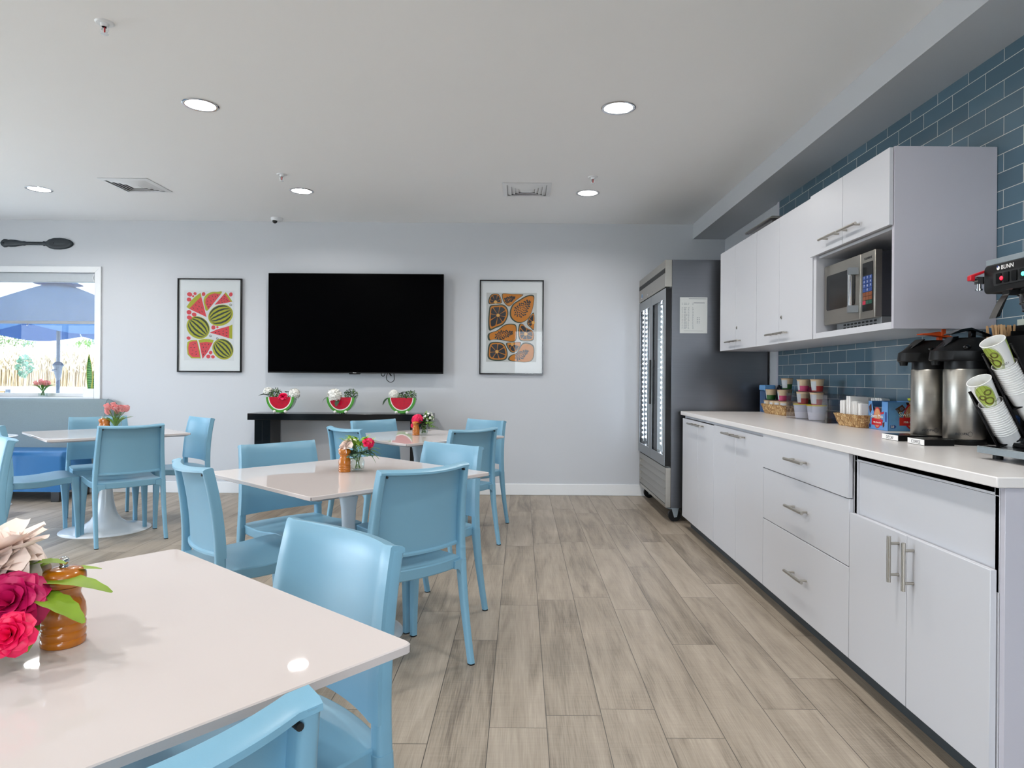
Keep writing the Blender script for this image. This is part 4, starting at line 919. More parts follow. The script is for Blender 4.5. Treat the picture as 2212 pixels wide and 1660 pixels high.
# ------------------------------------------------------------------ paper cups in a rack
CN = Vector((-.55, -.16, .82)).normalized(); CBX = CN.cross(Vector((0, 0, 1))).normalized(); CBY = CN.cross(CBX).normalized()
GRB = mat('green print', 'a5b84c', .6, var=.06, scale=120); BRN = mat('brown print', '5d4526', .6)
def make_cup(org, label, prints):
    t = thing('paper_cup', label, 'cup', org, 0, 'paper cups in the rack')
    r0, r1, Hc = .0355, .0265, .112
    P = lambda q, d, o=0: Vector(org) - CN * d + (CBX * math.cos(q) + CBY * math.sin(q)) * (r0 + (r1 - r0) * d / Hc + o)
    n = 36; mb = MB(); rings = [(0, 0), (Hc, 0), (Hc, -.001), (Hc - .004, -.0012), (.0, -.0012)]
    mb.loft([[P(2 * PI * i / n, d, o) for i in range(n)] for d, o in ((.001, 0), (Hc, 0), (Hc, -.0008), (.006, -.001), (.001, -.0011))], cap=False)
    mb.poly([P(2 * PI * i / n, Hc * .93, -.001) for i in range(n)]); obj('wall', mb, 'paper', t, smooth=50)
    mb = MB(); mb.tube([P(2 * PI * i / n, .001, .0006) for i in range(n)], .0016, 6, loop=True); obj('rolled_rim', mb, 'paper', t, smooth=70)
    if prints is not None:
        q0 = prints; mb = MB()
        for j, (ca, cd, ra, rd) in enumerate(((q0, .045, .75, .040),)):
            C = [[P(ca + ra * f * math.cos(2 * PI * i / 26), cd + rd * f * math.sin(2 * PI * i / 26), .0004) for i in range(26)] for f in (1, .75, .5, .25, .02)]
            mb.loft(C, 0)
        for k in range(5): mb.tube([P(q0 + (.78 + .04 * k) * math.cos(2 * PI * i / 26) * .9, .05 + (.040 + .003 * k) * math.sin(2 * PI * i / 26), .0005) for i in range(26)], .0003, 4, 0, loop=True)
        for a, d, r in ((.3, .035, .011), (-.35, .05, .010), (.12, .066, .014)):
            for k in range(4): mb.tube([P(q0 + a + (r - k * .0012) / .033 * math.cos(2 * PI * i / 22), d + (r - k * .0014) * math.sin(2 * PI * i / 22), .0007) for i in range(22)], .0004, 4, 1, loop=True)
        for a, d0, d1 in ((.3, .004, .025), (-.35, .004, .04), (.0, .004, .055)): mb.tube([P(q0 + a - .12 * (1 - k / 8), d0 + (d1 - d0) * k / 8, .0007) for k in range(9)], .0003, 4, 1)
        for k in range(9): mb.tube([P(q0 + 1.75 + .05 * k + .25 * math.sin(j * .22 + k * .1), .004 + j * .0085, .0005) for j in range(11)], .0003, 4, 0)
        obj('leaf_print', mb, [GRB, BRN], t, smooth=70)
        def wrap(body, size, qc, dc, m):
            o = text(body, size, Matrix.Identity(4), m, t, 'size_lettering', .0001, 'CENTER')
            inv = wm(t).inverted()
            for v in o.data.vertices:
                w_ = wm(t) @ v.co; v.co = inv @ P(qc - w_.x / .03, dc - w_.y, .0006 + w_.z)
        wrap('12oz', .011, q0 + .85, .079, 'ink'); wrap('PACKAGED CUP PAPER', .0045, q0 + 1.15, .03, 'ink') if 0 else None
    return t
def qface():   # angle on the cup that looks at the camera
    v = (Vector((0, 0, 1.18)) - Vector((1.51, 2.2, 1.2))); return math.atan2(v.dot(CBY), v.dot(CBX))
Q0 = qface()
STK = [((1.503, 2.205, 1.182), 16, 'lower', -.1), ((1.508, 2.150, 1.308), 14, 'upper', -.75)]
for org, n, nm, dq in STK:
    make_cup(org, 'white paper cup with green print, front of the %s stack in the cup rack' % nm, Q0 + dq)
    base = None
    for k in range(1, n):
        d = .112 + (k - 1) * .0085 - .03 + .03
        o = Vector(org) - CN * (.088 + (k - 1) * .0082)
        # nested cups: only rim and a little wall stand clear of the next
        l = 'white paper cup nested within the %s stack of the cup rack' % nm
        if base is None: base = make_cup(o, l, None)
        else: dup(base, o, 0, l)
t = thing('cup_rack', 'black slanted cup rack holding two stacks of paper cups on the brewer tray', 'cup rack', (1.64, 2.1, ZK + .042))
for org, n, nm, dq in STK:
    vw = Vector((0, 0, 1.18)) - Vector(org); vw = (vw - CN * vw.dot(CN)).normalized(); bb = vw.cross(CN)
    T = Matrix(((bb.x, vw.x, CN.x, org[0]), (bb.y, vw.y, CN.y, org[1]), (bb.z, vw.z, CN.z, org[2]), (0, 0, 0, 1)))
    mb = MB(); mb.T = T; zb = -.235        # trough open towards the room
    for k in (-1, 1): mb.prism([(k * .044, -.045, zb), (k * .044, .03, zb), (k * .044, .022, -.075), (k * .044, -.045, -.055)], (-k * .006, 0, 0))
    mb.box(-.044, .044, -.049, -.044, zb, -.05); mb.box(-.044, .044, -.049, .03, zb - .005, zb)
    obj('channel', mb, 'black', t, bevel=.0015)
mb = MB(); mb.box(1.625, 1.76, 2.09, 2.225, ZK + .0415, ZK + .055); mb.box(1.70, 1.712, 2.10, 2.22, ZK + .055, ZK + .26); mb.box(1.645, 1.705, 2.12, 2.20, ZK + .055, ZK + .07); obj('stand', mb, 'black', t, bevel=.002)

# ------------------------------------------------------------------ stirrer box and what leans behind
t = thing('condiment_organizer', 'tall black open box of wooden stirrers behind the nearer airpot', 'organizer', (1.965, 2.66, ZK))
x0, x1, y0, y1, zt = 1.915, 2.022, 2.50, 2.80, ZK + .455
mb = MB(); w = .004
mb.box(x0, x1, y0, y1, ZK, ZK + w); mb.prism([(x0, y0, ZK + w), (x1, y0, ZK + w), (x1, y0, zt + .03), (x0, y0, zt - .02)], (0, w, 0)); mb.prism([(x0, y1 - w, ZK + w), (x1, y1 - w, ZK + w), (x1, y1 - w, zt + .03), (x0, y1 - w, zt - .02)], (0, w, 0))
mb.box(x0, x0 + w, y0 + w, y1 - w, ZK + w, zt - .02); mb.box(x1 - w, x1, y0 + w, y1 - w, ZK + w, zt + .03); mb.box(x0 + w, x1 - w, 2.63, 2.634, ZK + w, zt); mb.box(x0 + w, x1 - w, y0 + w, y1 - w, zt - .125, zt - .12)
obj('box_body', mb, 'black', t)
WD = mat('pale birch', 'b8946a', .6, var=.2, scale=30)
random.seed(21); s0 = None
for k in range(26):
    x = x0 + .012 + random.random() * .07; y = 2.70 + .088 * (k / 26) + random.uniform(-.004, .004)
    if s0 is None:
        mb = MB(); mb.rbox(-.0008, .0008, -.004, .004, 0, .152, .003, axis='x'); s0 = obj('wooden_stirrer', mb, WD, label='wooden stirrer stick standing in the black organizer', cat='stirrer', group='wooden stirrers'); s = s0
    else: s = s0.copy(); COL.objects.link(s)
    s.location = (x, y, zt - .119 - random.uniform(0, .0)); s.rotation_euler = (random.uniform(-.2, .12), random.uniform(-.25, -.02), random.uniform(-.6, .6) + .6)
mb = MB(); mb.box(x0 + .004, x0 + .03, 2.768, 2.771, zt - .119, zt + .022); obj('sugar_packet', mb, 'card', label='small blue packet among the wooden stirrers', cat='packet')
mb = MB(); mb.box(2.0262, 2.0295, 2.585, 2.745, 1.385, 1.432); obj('wall_card', mb, mat('pale green card', 'c3cbbf', .6), label='pale card stuck on the tiles under the brewer head', cat='card')
mb = MB(); mb.lathe([(.036, 0), (.037, .003), (.037, .12), (.03, .128)], 24, (1.862, 2.565, ZK)); obj('canister', mb, mat('dark navy tin', '14294c', .35), label='dark blue canister between the nearer airpot and the cup rack', cat='canister')
# ------------------------------------------------------------------ television
t = thing('television', 'large flat black television hung on the wall above the console', 'television', (-1.67, YB, 1.7))
TX0, TX1, TZ0, TZ1, TY = -2.515, -.775, 1.213, 2.203, 6.655
mb = MB(); mb.box(TX0, TX1, TY, TY + .03, TZ0, TZ1); mb.box(TX0 + .25, TX1 - .25, TY + .03, TY + .06, TZ0 + .06, TZ1 - .3); obj('casing', mb, 'black', t, bevel=.004)
mb = MB(); mb.box(TX0 + .006, TX1 - .006, TY - .001, TY, TZ0 + .012, TZ1 - .006); obj('screen', mb, 'screen', t)
mb = MB(); mb.prism([(-1.71, TY - .003, TZ0 + .004), (-1.594, TY - .003, TZ0 + .004), (-1.600, TY - .003, TZ0 - .010), (-1.704, TY - .003, TZ0 - .010)], (0, .02, 0)); lg = obj('logo_bar', mb, 'black', t)
text('Roku', .016, frame((-1.652, TY - .0032, TZ0 + .0), (1, 0, 0), (0, 0, 1)), 'paper', lg, 'brand_lettering', .0004, 'CENTER')
mb = MB(); mb.box(-1.85, -1.45, TY + .06, YB, 1.5, 1.9); obj('wall_bracket', mb, 'black', t)
mb = MB(); z = TZ0 + .02; y = TY + .045
mb.tube(spline([(-1.33, y, z), (-1.345, y, z - .05), (-1.34, y, z - .085), (-1.305, y, z - .107), (-1.272, y, z - .09), (-1.268, y, z - .05), (-1.275, y, z)], 6, False), .0038, 6)
mb.tube(spline([(-1.40, y, z), (-1.395, y, z - .035), (-1.378, y, z - .048), (-1.362, y, z - .03), (-1.358, y, z)], 5, False), .0038, 6); mb.tube([(-1.33, y, z), (-1.30, y, z - .04), (-1.295, y, z - .042)], .006, 6); obj('cables', mb, 'black', t)

# ------------------------------------------------------------------ framed prints
def picture(x0, x1, z0, z1, label, draw, LV3):
    t = thing('framed_print', label, 'picture', ((x0 + x1) / 2, YB, (z0 + z1) / 2)); f = .0125
    mb = MB()
    mb.box(x0, x1, YB - .026, YB, z0, z0 + f); mb.box(x0, x1, YB - .026, YB, z1 - f, z1); mb.box(x0, x0 + f, YB - .026, YB, z0 + f, z1 - f); mb.box(x1 - f, x1, YB - .026, YB, z0 + f, z1 - f); obj('frame', mb, 'gloss', t, bevel=.0015)
    mb = MB(); mb.box(x0 + f, x1 - f, YB - .012, YB - .004, z0 + f, z1 - f); obj('mount', mb, MPAPER, t)
    A = [MB() for _ in range(2)]; art = MB()
    W, H = x1 - x0, z1 - z0
    def XY(p): return (x0 + p[0] * W, z1 - p[1] * H)
    LV = [2, 1, 3, LV3, 0]
    def put(pts, m):
        y = YB - .0123 - .0004 * LV[m]
        art.poly([(XY(p)[0], y, XY(p)[1]) for p in pts], m)
    mats = draw(put); obj('print', art, mats, t, smooth=0)
    mb = MB(); mb.box(x0 + f, x1 - f, YB - .0165, YB - .0155, z0 + f, z1 - f); obj('glass_pane', mb, 'pane', t)
MPAPER = mat('mount board', 'dddee0', .7, var=.01)
def norm(ox, oy, w, h):
    return lambda x, y: ((x - ox) / w, (y - oy) / h)
def sp(pts, k=4): return [(v.x, v.y) for v in spline([(a, b, 0) for a, b in pts], k)]
def ell(cx, cy, a, b=None, rot=0, n=14, wob=0):
    b = b or a; c, s = math.cos(rot), math.sin(rot); P = []
    for i in range(n):
        q = 2 * PI * i / n; u, v = a * math.cos(q) * (1 + wob * math.sin(3 * q + cx)), b * math.sin(q)
        P.append((cx + u * c - v * s, cy + u * s + v * c))
    return P
def drop(cx, cy, l, w, rot):
    c, s = math.cos(rot), math.sin(rot); P = [(-l, 0), (-l * .2, w * .7), (l * .5, w), (l, w * .3), (l, -w * .3), (l * .5, -w), (-l * .2, -w * .7)]
    return [(cx + a * c - b * s, cy + a * s + b * c) for a, b in P]
def melons(put):
    N = norm(10, 55, 1035, 1535); G = lambda pts, m: put([N(*p) for p in pts], m)
    G([(112, 255), (922, 255), (922, 1398), (112, 1398)], 4)
    for x, y, a, b in ((200, 318, 43, 35), (287, 305, 26, 24), (256, 346, 17, 17), (190, 402, 37, 33), (424, 312, 29, 33), (864, 315, 29, 35), (192, 611, 40, 37), (275, 648, 39, 32), (198, 697, 42, 35), (586, 857, 34, 35), (651, 853, 19, 18), (188, 1034, 33, 28), (544, 1270, 28, 31), (508, 1333, 33, 33), (582, 1338, 30, 27)): G(ell(x, y, a, b, .3, 16, .03), 0)
    def seeds(L, l=16, w=6): [G(drop(x, y, l, w, r), 2) for x, y, r in L]
    # slices
    G([(375, 288), (390, 350), (195, 554), (148, 525)] [:2] + [(300, 440), (195, 556), (148, 524), (205, 440), (280, 360)], 1); G([(386, 350), (430, 520), (475, 687), (330, 620), (192, 553), (290, 450)], 0)
    seeds([(350, 440, 1.2), (298, 490, .9), (257, 540, .7), (352, 512, .9), (397, 535, 1.1), (327, 554, .6), (358, 606, .5), (400, 598, .9)])
    G(sp([(718, 290), (640, 274), (545, 280), (460, 330), (425, 410), (440, 500), (494, 580)], 4)[:24] + [(494, 580)], 1); G([(702, 312), (600, 296), (510, 330), (455, 400), (452, 460), (500, 565), (560, 490), (640, 390)], 0)
    seeds([(510, 363, .6), (565, 343, 1), (618, 350, 1.2), (650, 335, -1.2), (487, 424, .1), (543, 421, .8), (583, 400, 1), (485, 476, -.2), (530, 482, -.4), (508, 520, -.7)])
    G([(780, 279), (835, 345), (891, 432), (864, 438), (815, 370), (760, 302)], 1); G([(762, 300), (815, 370), (866, 438), (740, 462), (604, 484), (690, 385)], 0)
    seeds([(760, 352, -.7), (712, 387, -.5), (752, 387, -.5), (792, 395, -.5), (712, 420, -.4), (760, 425, -.3), (805, 418, -.3), (670, 448, -.3), (722, 447, -.2)], 14, 5)
    G([(840, 832), (893, 806), (893, 1042), (838, 1030)], 1); G([(840, 831), (840, 1032), (690, 985), (528, 943), (640, 890)], 0)
    seeds([(793, 884, 0), (742, 915, -.1), (671, 922, -.1), (619, 940, 0), (797, 942, 0), (742, 961, .1), (683, 964, .1), (797, 989, .1)], 16, 7)
    G([(325, 1063), (372, 1250), (384, 1366), (235, 1366), (172, 1300), (160, 1190), (168, 1100), (225, 1066)], 1); G([(322, 1082), (352, 1230), (372, 1346), (250, 1345), (192, 1290), (182, 1190), (200, 1105), (250, 1086)], 0)
    seeds([(290, 1119, .6), (262, 1142, .5), (224, 1188, .1), (279, 1187, .1), (252, 1228, 0), (304, 1257, -.3), (242, 1293, -.4), (311, 1303, -.8)])
    G([(345, 1066), (430, 1045), (510, 1046), (594, 1064), (576, 1110), (470, 1094), (362, 1112)], 1); G([(362, 1111), (470, 1094), (577, 1108), (500, 1260), (415, 1371), (390, 1260)], 0)
    seeds([(405, 1132, 1.6), (454, 1132, 1.5), (511, 1138, -1.3), (428, 1182, 1.6), (472, 1188, -1.3), (420, 1246, 1.4), (460, 1248, -1.2), (428, 1306, -1.4)])
    for cx, cy, a, b, rot in ((702, 657, 207, 168, -.45), (340, 860, 200, 172, .75), (742, 1211, 180, 160, .8)):
        G(ell(cx, cy, a, b, rot, 40), 1); c, s = math.cos(rot), math.sin(rot)
        for k in (-1.0, -.55, -.1, .35, .8):
            up, lo = [], []
            for i in range(13):
                q = -1 + 2 * i / 12; wv = .012 * math.sin(i * 2.3 + k * 5); w = .115 * math.sqrt(max(0, 1 - q * q)) * .75
                r = math.sqrt(max(0, 1 - q * q)); up.append((q * .93 * a, (k * r * .86 + w + wv) * b)); lo.append((q * .93 * a, (k * r * .86 - w + wv) * b))
            G([(cx + u * c - v * s, cy + u * s + v * c) for u, v in up + lo[::-1]], 3)
    for cx, cy in ((862, 482), (540, 992), (652, 1036)):
        P = [(cx + (26 - j * .9) * math.cos(j * .5), cy + (24 - j * .9) * math.sin(j * .5)) for j in range(17)]; Q = [(cx + (20 - j * .9) * math.cos(j * .5), cy + (18 - j * .9) * math.sin(j * .5)) for j in range(17)]
        for i in range(16): G([P[i], P[i + 1], Q[i + 1], Q[i]], 3)
    return [mat('melon red', 'cf3a44', .6), mat('rind green', 'a3a21c', .6), mat('seed black', '20262e', .6), mat('stripe green', '28352a', .6), mat('print paper', 'd3d4d7', .7)]
def papayas(put):
    N = norm(55, 82, 1025, 1532); G = lambda pts, m: put([N(*p) for p in pts], m)
    G([(162, 288), (968, 288), (968, 1410), (162, 1410)], 4)
    def shrink(P, f, dx=0, dy=0):
        cx = sum(p[0] for p in P) / len(P); cy = sum(p[1] for p in P) / len(P); return [(cx + (p[0] - cx) * f + dx, cy + (p[1] - cy) * f + dy) for p in P]
    def citrus(P, hub, n, a0, f=.88, cut=None):
        S = sp(P, 5); G(S, 1); I = shrink(S, f, 4, -2); G(I, 0); C = shrink(S, f * .86, 4, -2)
        def hit(q):
            best = 0
            for i in range(len(C)):
                (x1, y1), (x2, y2) = C[i], C[(i + 1) % len(C)]; dx, dy = math.cos(q), math.sin(q); ex, ey = x2 - x1, y2 - y1; d = dx * ey - dy * ex
                if abs(d) < 1e-9: continue
                tt = ((x1 - hub[0]) * ey - (y1 - hub[1]) * ex) / d; u = ((x1 - hub[0]) * dy - (y1 - hub[1]) * dx) / d
                if tt > 0 and 0 <= u <= 1: best = max(best, tt)
            return best
        for k in range(n):
            qs = [a0 + 2 * PI * (k + .07 + .86 * j / 6) / n for j in range(7)]; P2 = []
            for q in qs:
                h = hit(q); P2.append((hub[0] + h * math.cos(q), hub[1] + h * math.sin(q)))
            qm = (qs[0] + qs[-1]) / 2; r = 30
            if min(math.hypot(p[0] - hub[0], p[1] - hub[1]) for p in P2) < r + 14: continue
            G([(hub[0] + r * math.cos(q), hub[1] + r * math.sin(q)) for q in (qm - .35, qm + .35)][::-1][:1] + P2[::-1] + [(hub[0] + r * math.cos(qm - .35), hub[1] + r * math.sin(qm - .35))], 2)
        G(ell(hub[0], hub[1], 26, n=10), 3)
    def papaya(P, f, c, a, b, rot, n, dx=0, dy=0):
        S = sp(P, 5); G(S, 1); G(shrink(S, f, dx, dy), 0); random.seed(int(c[0])); co, si = math.cos(rot), math.sin(rot); k = 0
        for i in range(n):
            r = math.sqrt((i + .5) / n); q = i * 2.39996; taper = 1 - .35 * r * math.cos(q)
            u, v = a * r * math.cos(q), b * r * math.sin(q) * taper; m = 7 + 7 * r
            G(ell(c[0] + u * co - v * si, c[1] + u * si + v * co, m * 1.15, m * .85, rot + random.uniform(-.6, .6), 8), 2)
    citrus([(200, 470), (200, 380), (250, 312), (350, 310), (392, 370), (405, 455), (300, 468)], (308, 440), 9, .1)
    papaya([(410, 320), (450, 298), (560, 308), (735, 312), (740, 335), (640, 410), (550, 500), (490, 496), (430, 420)], .93, (535, 392), 88, 46, -.35, 36)
    citrus([(205, 560), (230, 495), (330, 482), (430, 480), (500, 540), (512, 660), (440, 800), (300, 870), (210, 900), (192, 760)], (350, 655), 8, .2)
    papaya([(790, 340), (870, 318), (925, 335), (925, 420), (900, 560), (840, 700), (740, 770), (640, 770), (555, 700), (535, 600), (580, 480), (690, 400)], .92, (745, 540), 168, 95, -.87, 64, 6, 4)
    citrus([(815, 790), (840, 700), (926, 612), (926, 880), (870, 850)], (915, 770), 7, .3)
    papaya([(195, 955), (330, 900), (450, 810), (560, 790), (640, 815), (652, 940), (640, 1060), (560, 1085), (420, 1060), (290, 1050), (200, 1060)], .91, (450, 965), 148, 66, -.28, 52, 6, 0)
    citrus([(690, 800), (750, 795), (800, 850), (900, 900), (930, 980), (910, 1060), (800, 1075), (700, 1055), (672, 940)], (795, 955), 7, .4, .9)
    citrus([(205, 1130), (260, 1090), (380, 1090), (460, 1130), (505, 1240), (500, 1340), (440, 1388), (280, 1392), (195, 1350), (188, 1240)], (335, 1245), 7, .35)
    citrus([(480, 1112), (590, 1092), (715, 1090), (690, 1190), (620, 1258), (545, 1240)], (580, 1122), 7, .2)
    papaya([(515, 1350), (560, 1300), (650, 1260), (740, 1110), (840, 1095), (925, 1150), (935, 1280), (900, 1380), (800, 1415), (640, 1405), (530, 1388)], .91, (735, 1290), 120, 62, -.6, 44, 6, 4)
    return [mat('papaya orange', 'bd7110', .6), mat('outline green', '323e30', .6), mat('seed navy', '22242c', .6), mat('hub tan', 'cf9c4f', .6), mat('print paper grey', 'bcbcbb', .7)]
picture(-3.452, -2.808, 1.214, 2.155, 'black framed watermelon print to the left of the television', melons, 3)
picture(-.422, .220, 1.212, 2.160, 'black framed papaya print to the right of the television', papayas, 4)

# ------------------------------------------------------------------ spoon
t0 = [(0, .0), (.010, .022), (.030, .036), (.05, .034), (.062, .028), (.085, .031), (.12, .029), (.16, .022), (.185, .018), (.195, .020), (.205, .018), (.215, .0135), (.29, .0135), (.355, .014), (.362, .021), (.37, .020), (.378, .016), (.388, .022), (.41, .038), (.45, .048), (.50, .049), (.545, .044), (.585, .030), (.607, .012), (.611, 0)]
sx, sz, k = -5.238, 2.497, 1.195
secs = []
for x, h in t0:
    h = max(h * k, .001); d = min(.022, .012 + h * .25); y = YB - .0005; n = 14
    secs.append([(sx + x * k, y - .004 - d * max(0, math.sin(PI * i / (n - 1))) ** .7, sz - h * math.cos(PI * i / (n - 1)) - .004 * x * k) for i in range(n)])
mb = MB(); mb.loft(secs)
t = thing('wall_spoon', 'oversized black carved spoon hung flat above the window', 'spoon', (sx + .37, YB, sz))
obj('spoon_body', mb, mat('dark slate wood', '222b32', .5, var=.15, scale=20), t, smooth=60)
mb = MB(); P = lambda f, y: [(sx + (.497 + .086 * f * math.cos(q)) * k, y, sz - .002 + .038 * k * f * math.sin(q)) for q in [i * 2 * PI / 28 for i in range(28)]]
mb.loft([P(1, YB - .0255), P(.9, YB - .0268), P(.6, YB - .0262), P(.1, YB - .0258)]); obj('bowl_hollow', mb, mat('darker slate wood', '1b242b', .55, var=.15, scale=20), t)
mb = MB()
for x in (.035, .455): mb.cyl((sx + x * k, YB - .03, sz), (sx + x * k, YB - .02, sz), .006, 10)
obj('screw_heads', mb, 'black', t)

# ------------------------------------------------------------------ console table
t = thing('console_table', 'long black gloss console table against the wall under the television', 'console table', (-1.74, 6.56, 0))
mb = MB(); mb.box(-2.615, -.862, 6.41, 6.72, .758, .822); obj('top', mb, 'gloss', t, bevel=.004)
for a, b in ((-2.553, -2.400), (-1.062, -.91)):
    mb = MB(); mb.box(a, b, 6.43, 6.70, 0, .7578); mb.box((a + b) / 2 - .003, (a + b) / 2 + .003, 6.428, 6.43, 0, .757); obj('leg', mb, 'gloss', t, bevel=.003)

# ------------------------------------------------------------------ petals, leaves, bunches
def petal(mb, c, az, el, L, W, cup_, m=0, curl=.0, nu=6, nv=8, ruff=0):
    """petal rooted at c, leaning el from vertical towards azimuth az, cupped inward"""
    d = Vector((math.cos(az), math.sin(az), 0)); s = Vector((-d.y, d.x, 0)); up = Vector((0, 0, 1)); c = Vector(c)
    def f(u, v):
        x = (u - .5) * 2; w = W * (math.sin(PI * min(1, .12 + v * .80)) ** .6)
        e = el * (.55 + .6 * v) + curl * v * v
        p = c + (d * math.sin(e) + up * math.cos(e)) * L * v
        n = d * math.cos(e) - up * math.sin(e)
        return p + s * x * w * .5 - n * (x * x) * cup_ * w * .5 + up * ruff * math.sin(x * 5 + az * 7) * v
    mb.grid(nu, nv, f, m)
def rose(mb, c, R, ax=None, lay=5, m=0, seed=0):
    random.seed(seed); keep = mb.T
    if ax is not None:
        q = Vector((0, 0, 1)).rotation_difference(Vector(ax).normalized()); mb.T = Matrix.Translation(c) @ q.to_matrix().to_4x4(); c0 = (0, 0, 0)
    else: c0 = c
    for k in range(lay):
        f = (k + 1) / lay; n = 3 + k
        for i in range(n): petal(mb, (c0[0], c0[1], c0[2]), 2 * PI * i / n + k * .9 + random.uniform(-.15, .15), .10 + 1.05 * f ** 1.5, R * (.85 + .25 * f), R * (.75 + .55 * f), .55 - .15 * f, m, curl=.35 * f, ruff=R * .03)
    mb.T = keep
def leaf(mb, p, az, el, L, W, m=0, droop=.4, fold=.25, teeth=0):
    d = Vector((math.cos(az), math.sin(az), 0)); s = Vector((-d.y, d.x, 0)); up = Vector((0, 0, 1)); p = Vector(p)
    def f(u, v):
        x = (u - .5) * 2; w = W * math.sin(PI * (v * .93 + .04)) ** .8 * (1 + teeth * (1 if int(v * 12) % 2 else -1)); e = el - droop * v
        return p + (d * math.cos(e) + up * math.sin(e)) * L * v + s * x * w * .5 + up * abs(x) * fold * w * .5
    mb.grid(2, 8 if not teeth else 12, f, m)
def sprig(mb, p, az, el, L, n, ls, m=0, ms=None, rnd=False):
    d = Vector((math.cos(az) * math.cos(el), math.sin(az) * math.cos(el), math.sin(el))); pts = [Vector(p) + d * L * k / 5 - Vector((0, 0, .25 * L * (k / 5) ** 2)) for k in range(6)]
    mb.tube(pts, .0012, 5, m if ms is None else ms)
    for i in range(n):
        q = .25 + .75 * i / max(1, n - 1); k = min(4, int(q * 5)); o = pts[k].lerp(pts[k + 1], q * 5 - k if k < 5 else 1)
        leaf(mb, o, az + (1.1 if i % 2 else -1.1) * random.uniform(.6, 1.1) * (0 if i == n - 1 else 1), el * .5 + random.uniform(-.3, .5), ls * random.uniform(.8, 1.15), ls * (.85 if rnd else .5), m, .3, .15)
def hydrangea(mb, c, R, n, fs, m=0, seed=0):
    random.seed(seed); c = Vector(c)
    for i in range(n):
        z = 1 - 1.6 * (i + .5) / n; q = i * 2.39996; r = math.sqrt(max(0, 1 - z * z)); o = Vector((r * math.cos(q), r * math.sin(q), z)); p = c + o * R * random.uniform(.88, 1.05)
        a = o.cross(Vector((0, 0, 1))); a = a.normalized() if a.length > .01 else Vector((1, 0, 0)); b = o.cross(a); t0 = random.random()
        for k in range(4):
            w = t0 + k * PI / 2; e = a * math.cos(w) + b * math.sin(w); s = o.cross(e)
            mb.add([p, p + e * fs * .55 + s * fs * .42 + o * fs * .1, p + e * fs + o * fs * .2, p + e * fs * .55 - s * fs * .42 + o * fs * .1], [(0, 1, 2, 3)], m)
def boxwood(mb, c, R, n, ls, m=0, seed=0):
    random.seed(seed); c = Vector(c)
    for i in range(n):
        z = 1 - 1.5 * (i + .5) / n; q = i * 2.39996; r = math.sqrt(max(0, 1 - z * z)); o = Vector((r * math.cos(q), r * math.sin(q), z)); p = c + o * R * random.uniform(.75, 1.08)
        a = Vector((random.uniform(-1, 1), random.uniform(-1, 1), random.uniform(-.3, 1))).normalized(); b = a.cross(o + Vector((.1, .2, .1))).normalized()
        mb.add([p, p + a * ls * .5 + b * ls * .32, p + a * ls, p + a * ls * .5 - b * ls * .32], [(0, 1, 2, 3)], m if random.random() < .7 else m + 1)

# ------------------------------------------------------------------ watermelon planters
SEED = mat('painted seed', '1c1014', .4); MELR = mat('glazed melon red', 'bd1030', .14, var=.03, coat=.4); MELG = mat('glazed green', '4a9436', .16, var=.05, coat=.4); MELW = mat('glazed white', 'e9e6e0', .2, var=.02)
def planter(x, label, plants):
    y0, y1, R, zt = 6.455, 6.565, .135, .9785; zc = zt
    t = thing('watermelon_planter', label, 'planter', (x, 6.51, .8225), 0, 'watermelon slice planters on the console')
    H = .150; n = 28
    arc = lambda r, y, h=None, cut=0: [(x + r * math.cos(PI + PI * i / n), y, zc + (h or H) * (r / R) * math.sin(PI + PI * i / n)) for i in range(n + 1)]
    mb = MB(); mb.loft([arc(R, y0), arc(R, y0 + .01), arc(R * .96, y1 - .01), arc(R * .93, y1)]); obj('bowl', mb, MELG, t, bevel=.002, smooth=50)
    mb = MB(); mb.loft([arc(R * .835, y0 - .0006), arc(R * .835, y0)]); obj('white_rind', mb, MELW, t)
    mb = MB(); mb.loft([arc(R * .765, y0 - .0012), arc(R * .765, y0 - .0006)], 0)
    for sx, sz in ((-.062, .012), (-.02, .012), (.072, .014), (.026, .034), (-.055, .052), (-.016, .05), (.022, .062), (.062, .052), (-.03, .088), (.010, .095), (.048, .092)):
        mb.ball((x + sx, y0 - .0012, zc - sz), .0035, 8, 1, (.8, .25, 1.2))
    obj('red_flesh', mb, [MELR, SEED], t)
    for s in (-1, 1):
        mb = MB(); mb.ball((x + s * .052, y0 + .008, .8225 + .0165), .0168, 14, sc=(1, 1, .97)); obj('ball_foot', mb, MELW, t, smooth=70)
    mb = MB(); mb.cyl((x, y1 - .03, .8225), (x, y1 - .03, zc - .12), .03, 16); obj('rear_foot', mb, MELG, t)
    for kind, dx, dy, dz, r, sd in plants:
        c = (x + dx, 6.51 + dy, zt + dz)
        mb = MB()
        if kind == 'hyd': hydrangea(mb, c, r, 70, r * .38, 0, sd); obj('hydrangea', mb, 'white', t, smooth=0)
        if kind == 'box': boxwood(mb, c, r, 260, r * .28, 0, sd); obj('boxwood_sprig', mb, ['leafd', 'leaf'], t, smooth=0)
        if kind == 'rose': rose(mb, (c[0], c[1], c[2] - .02), r, (0, -.6, 1), 4, 0, sd); obj('pink_rose', mb, 'hot', t, smooth=80)
        if kind == 'lef':
            random.seed(sd); leaf(mb, c, sd, -.3 if dz < .01 else .5, r, r * .6, 0, .5); obj('leaf', mb, 'leafd', t, smooth=60)
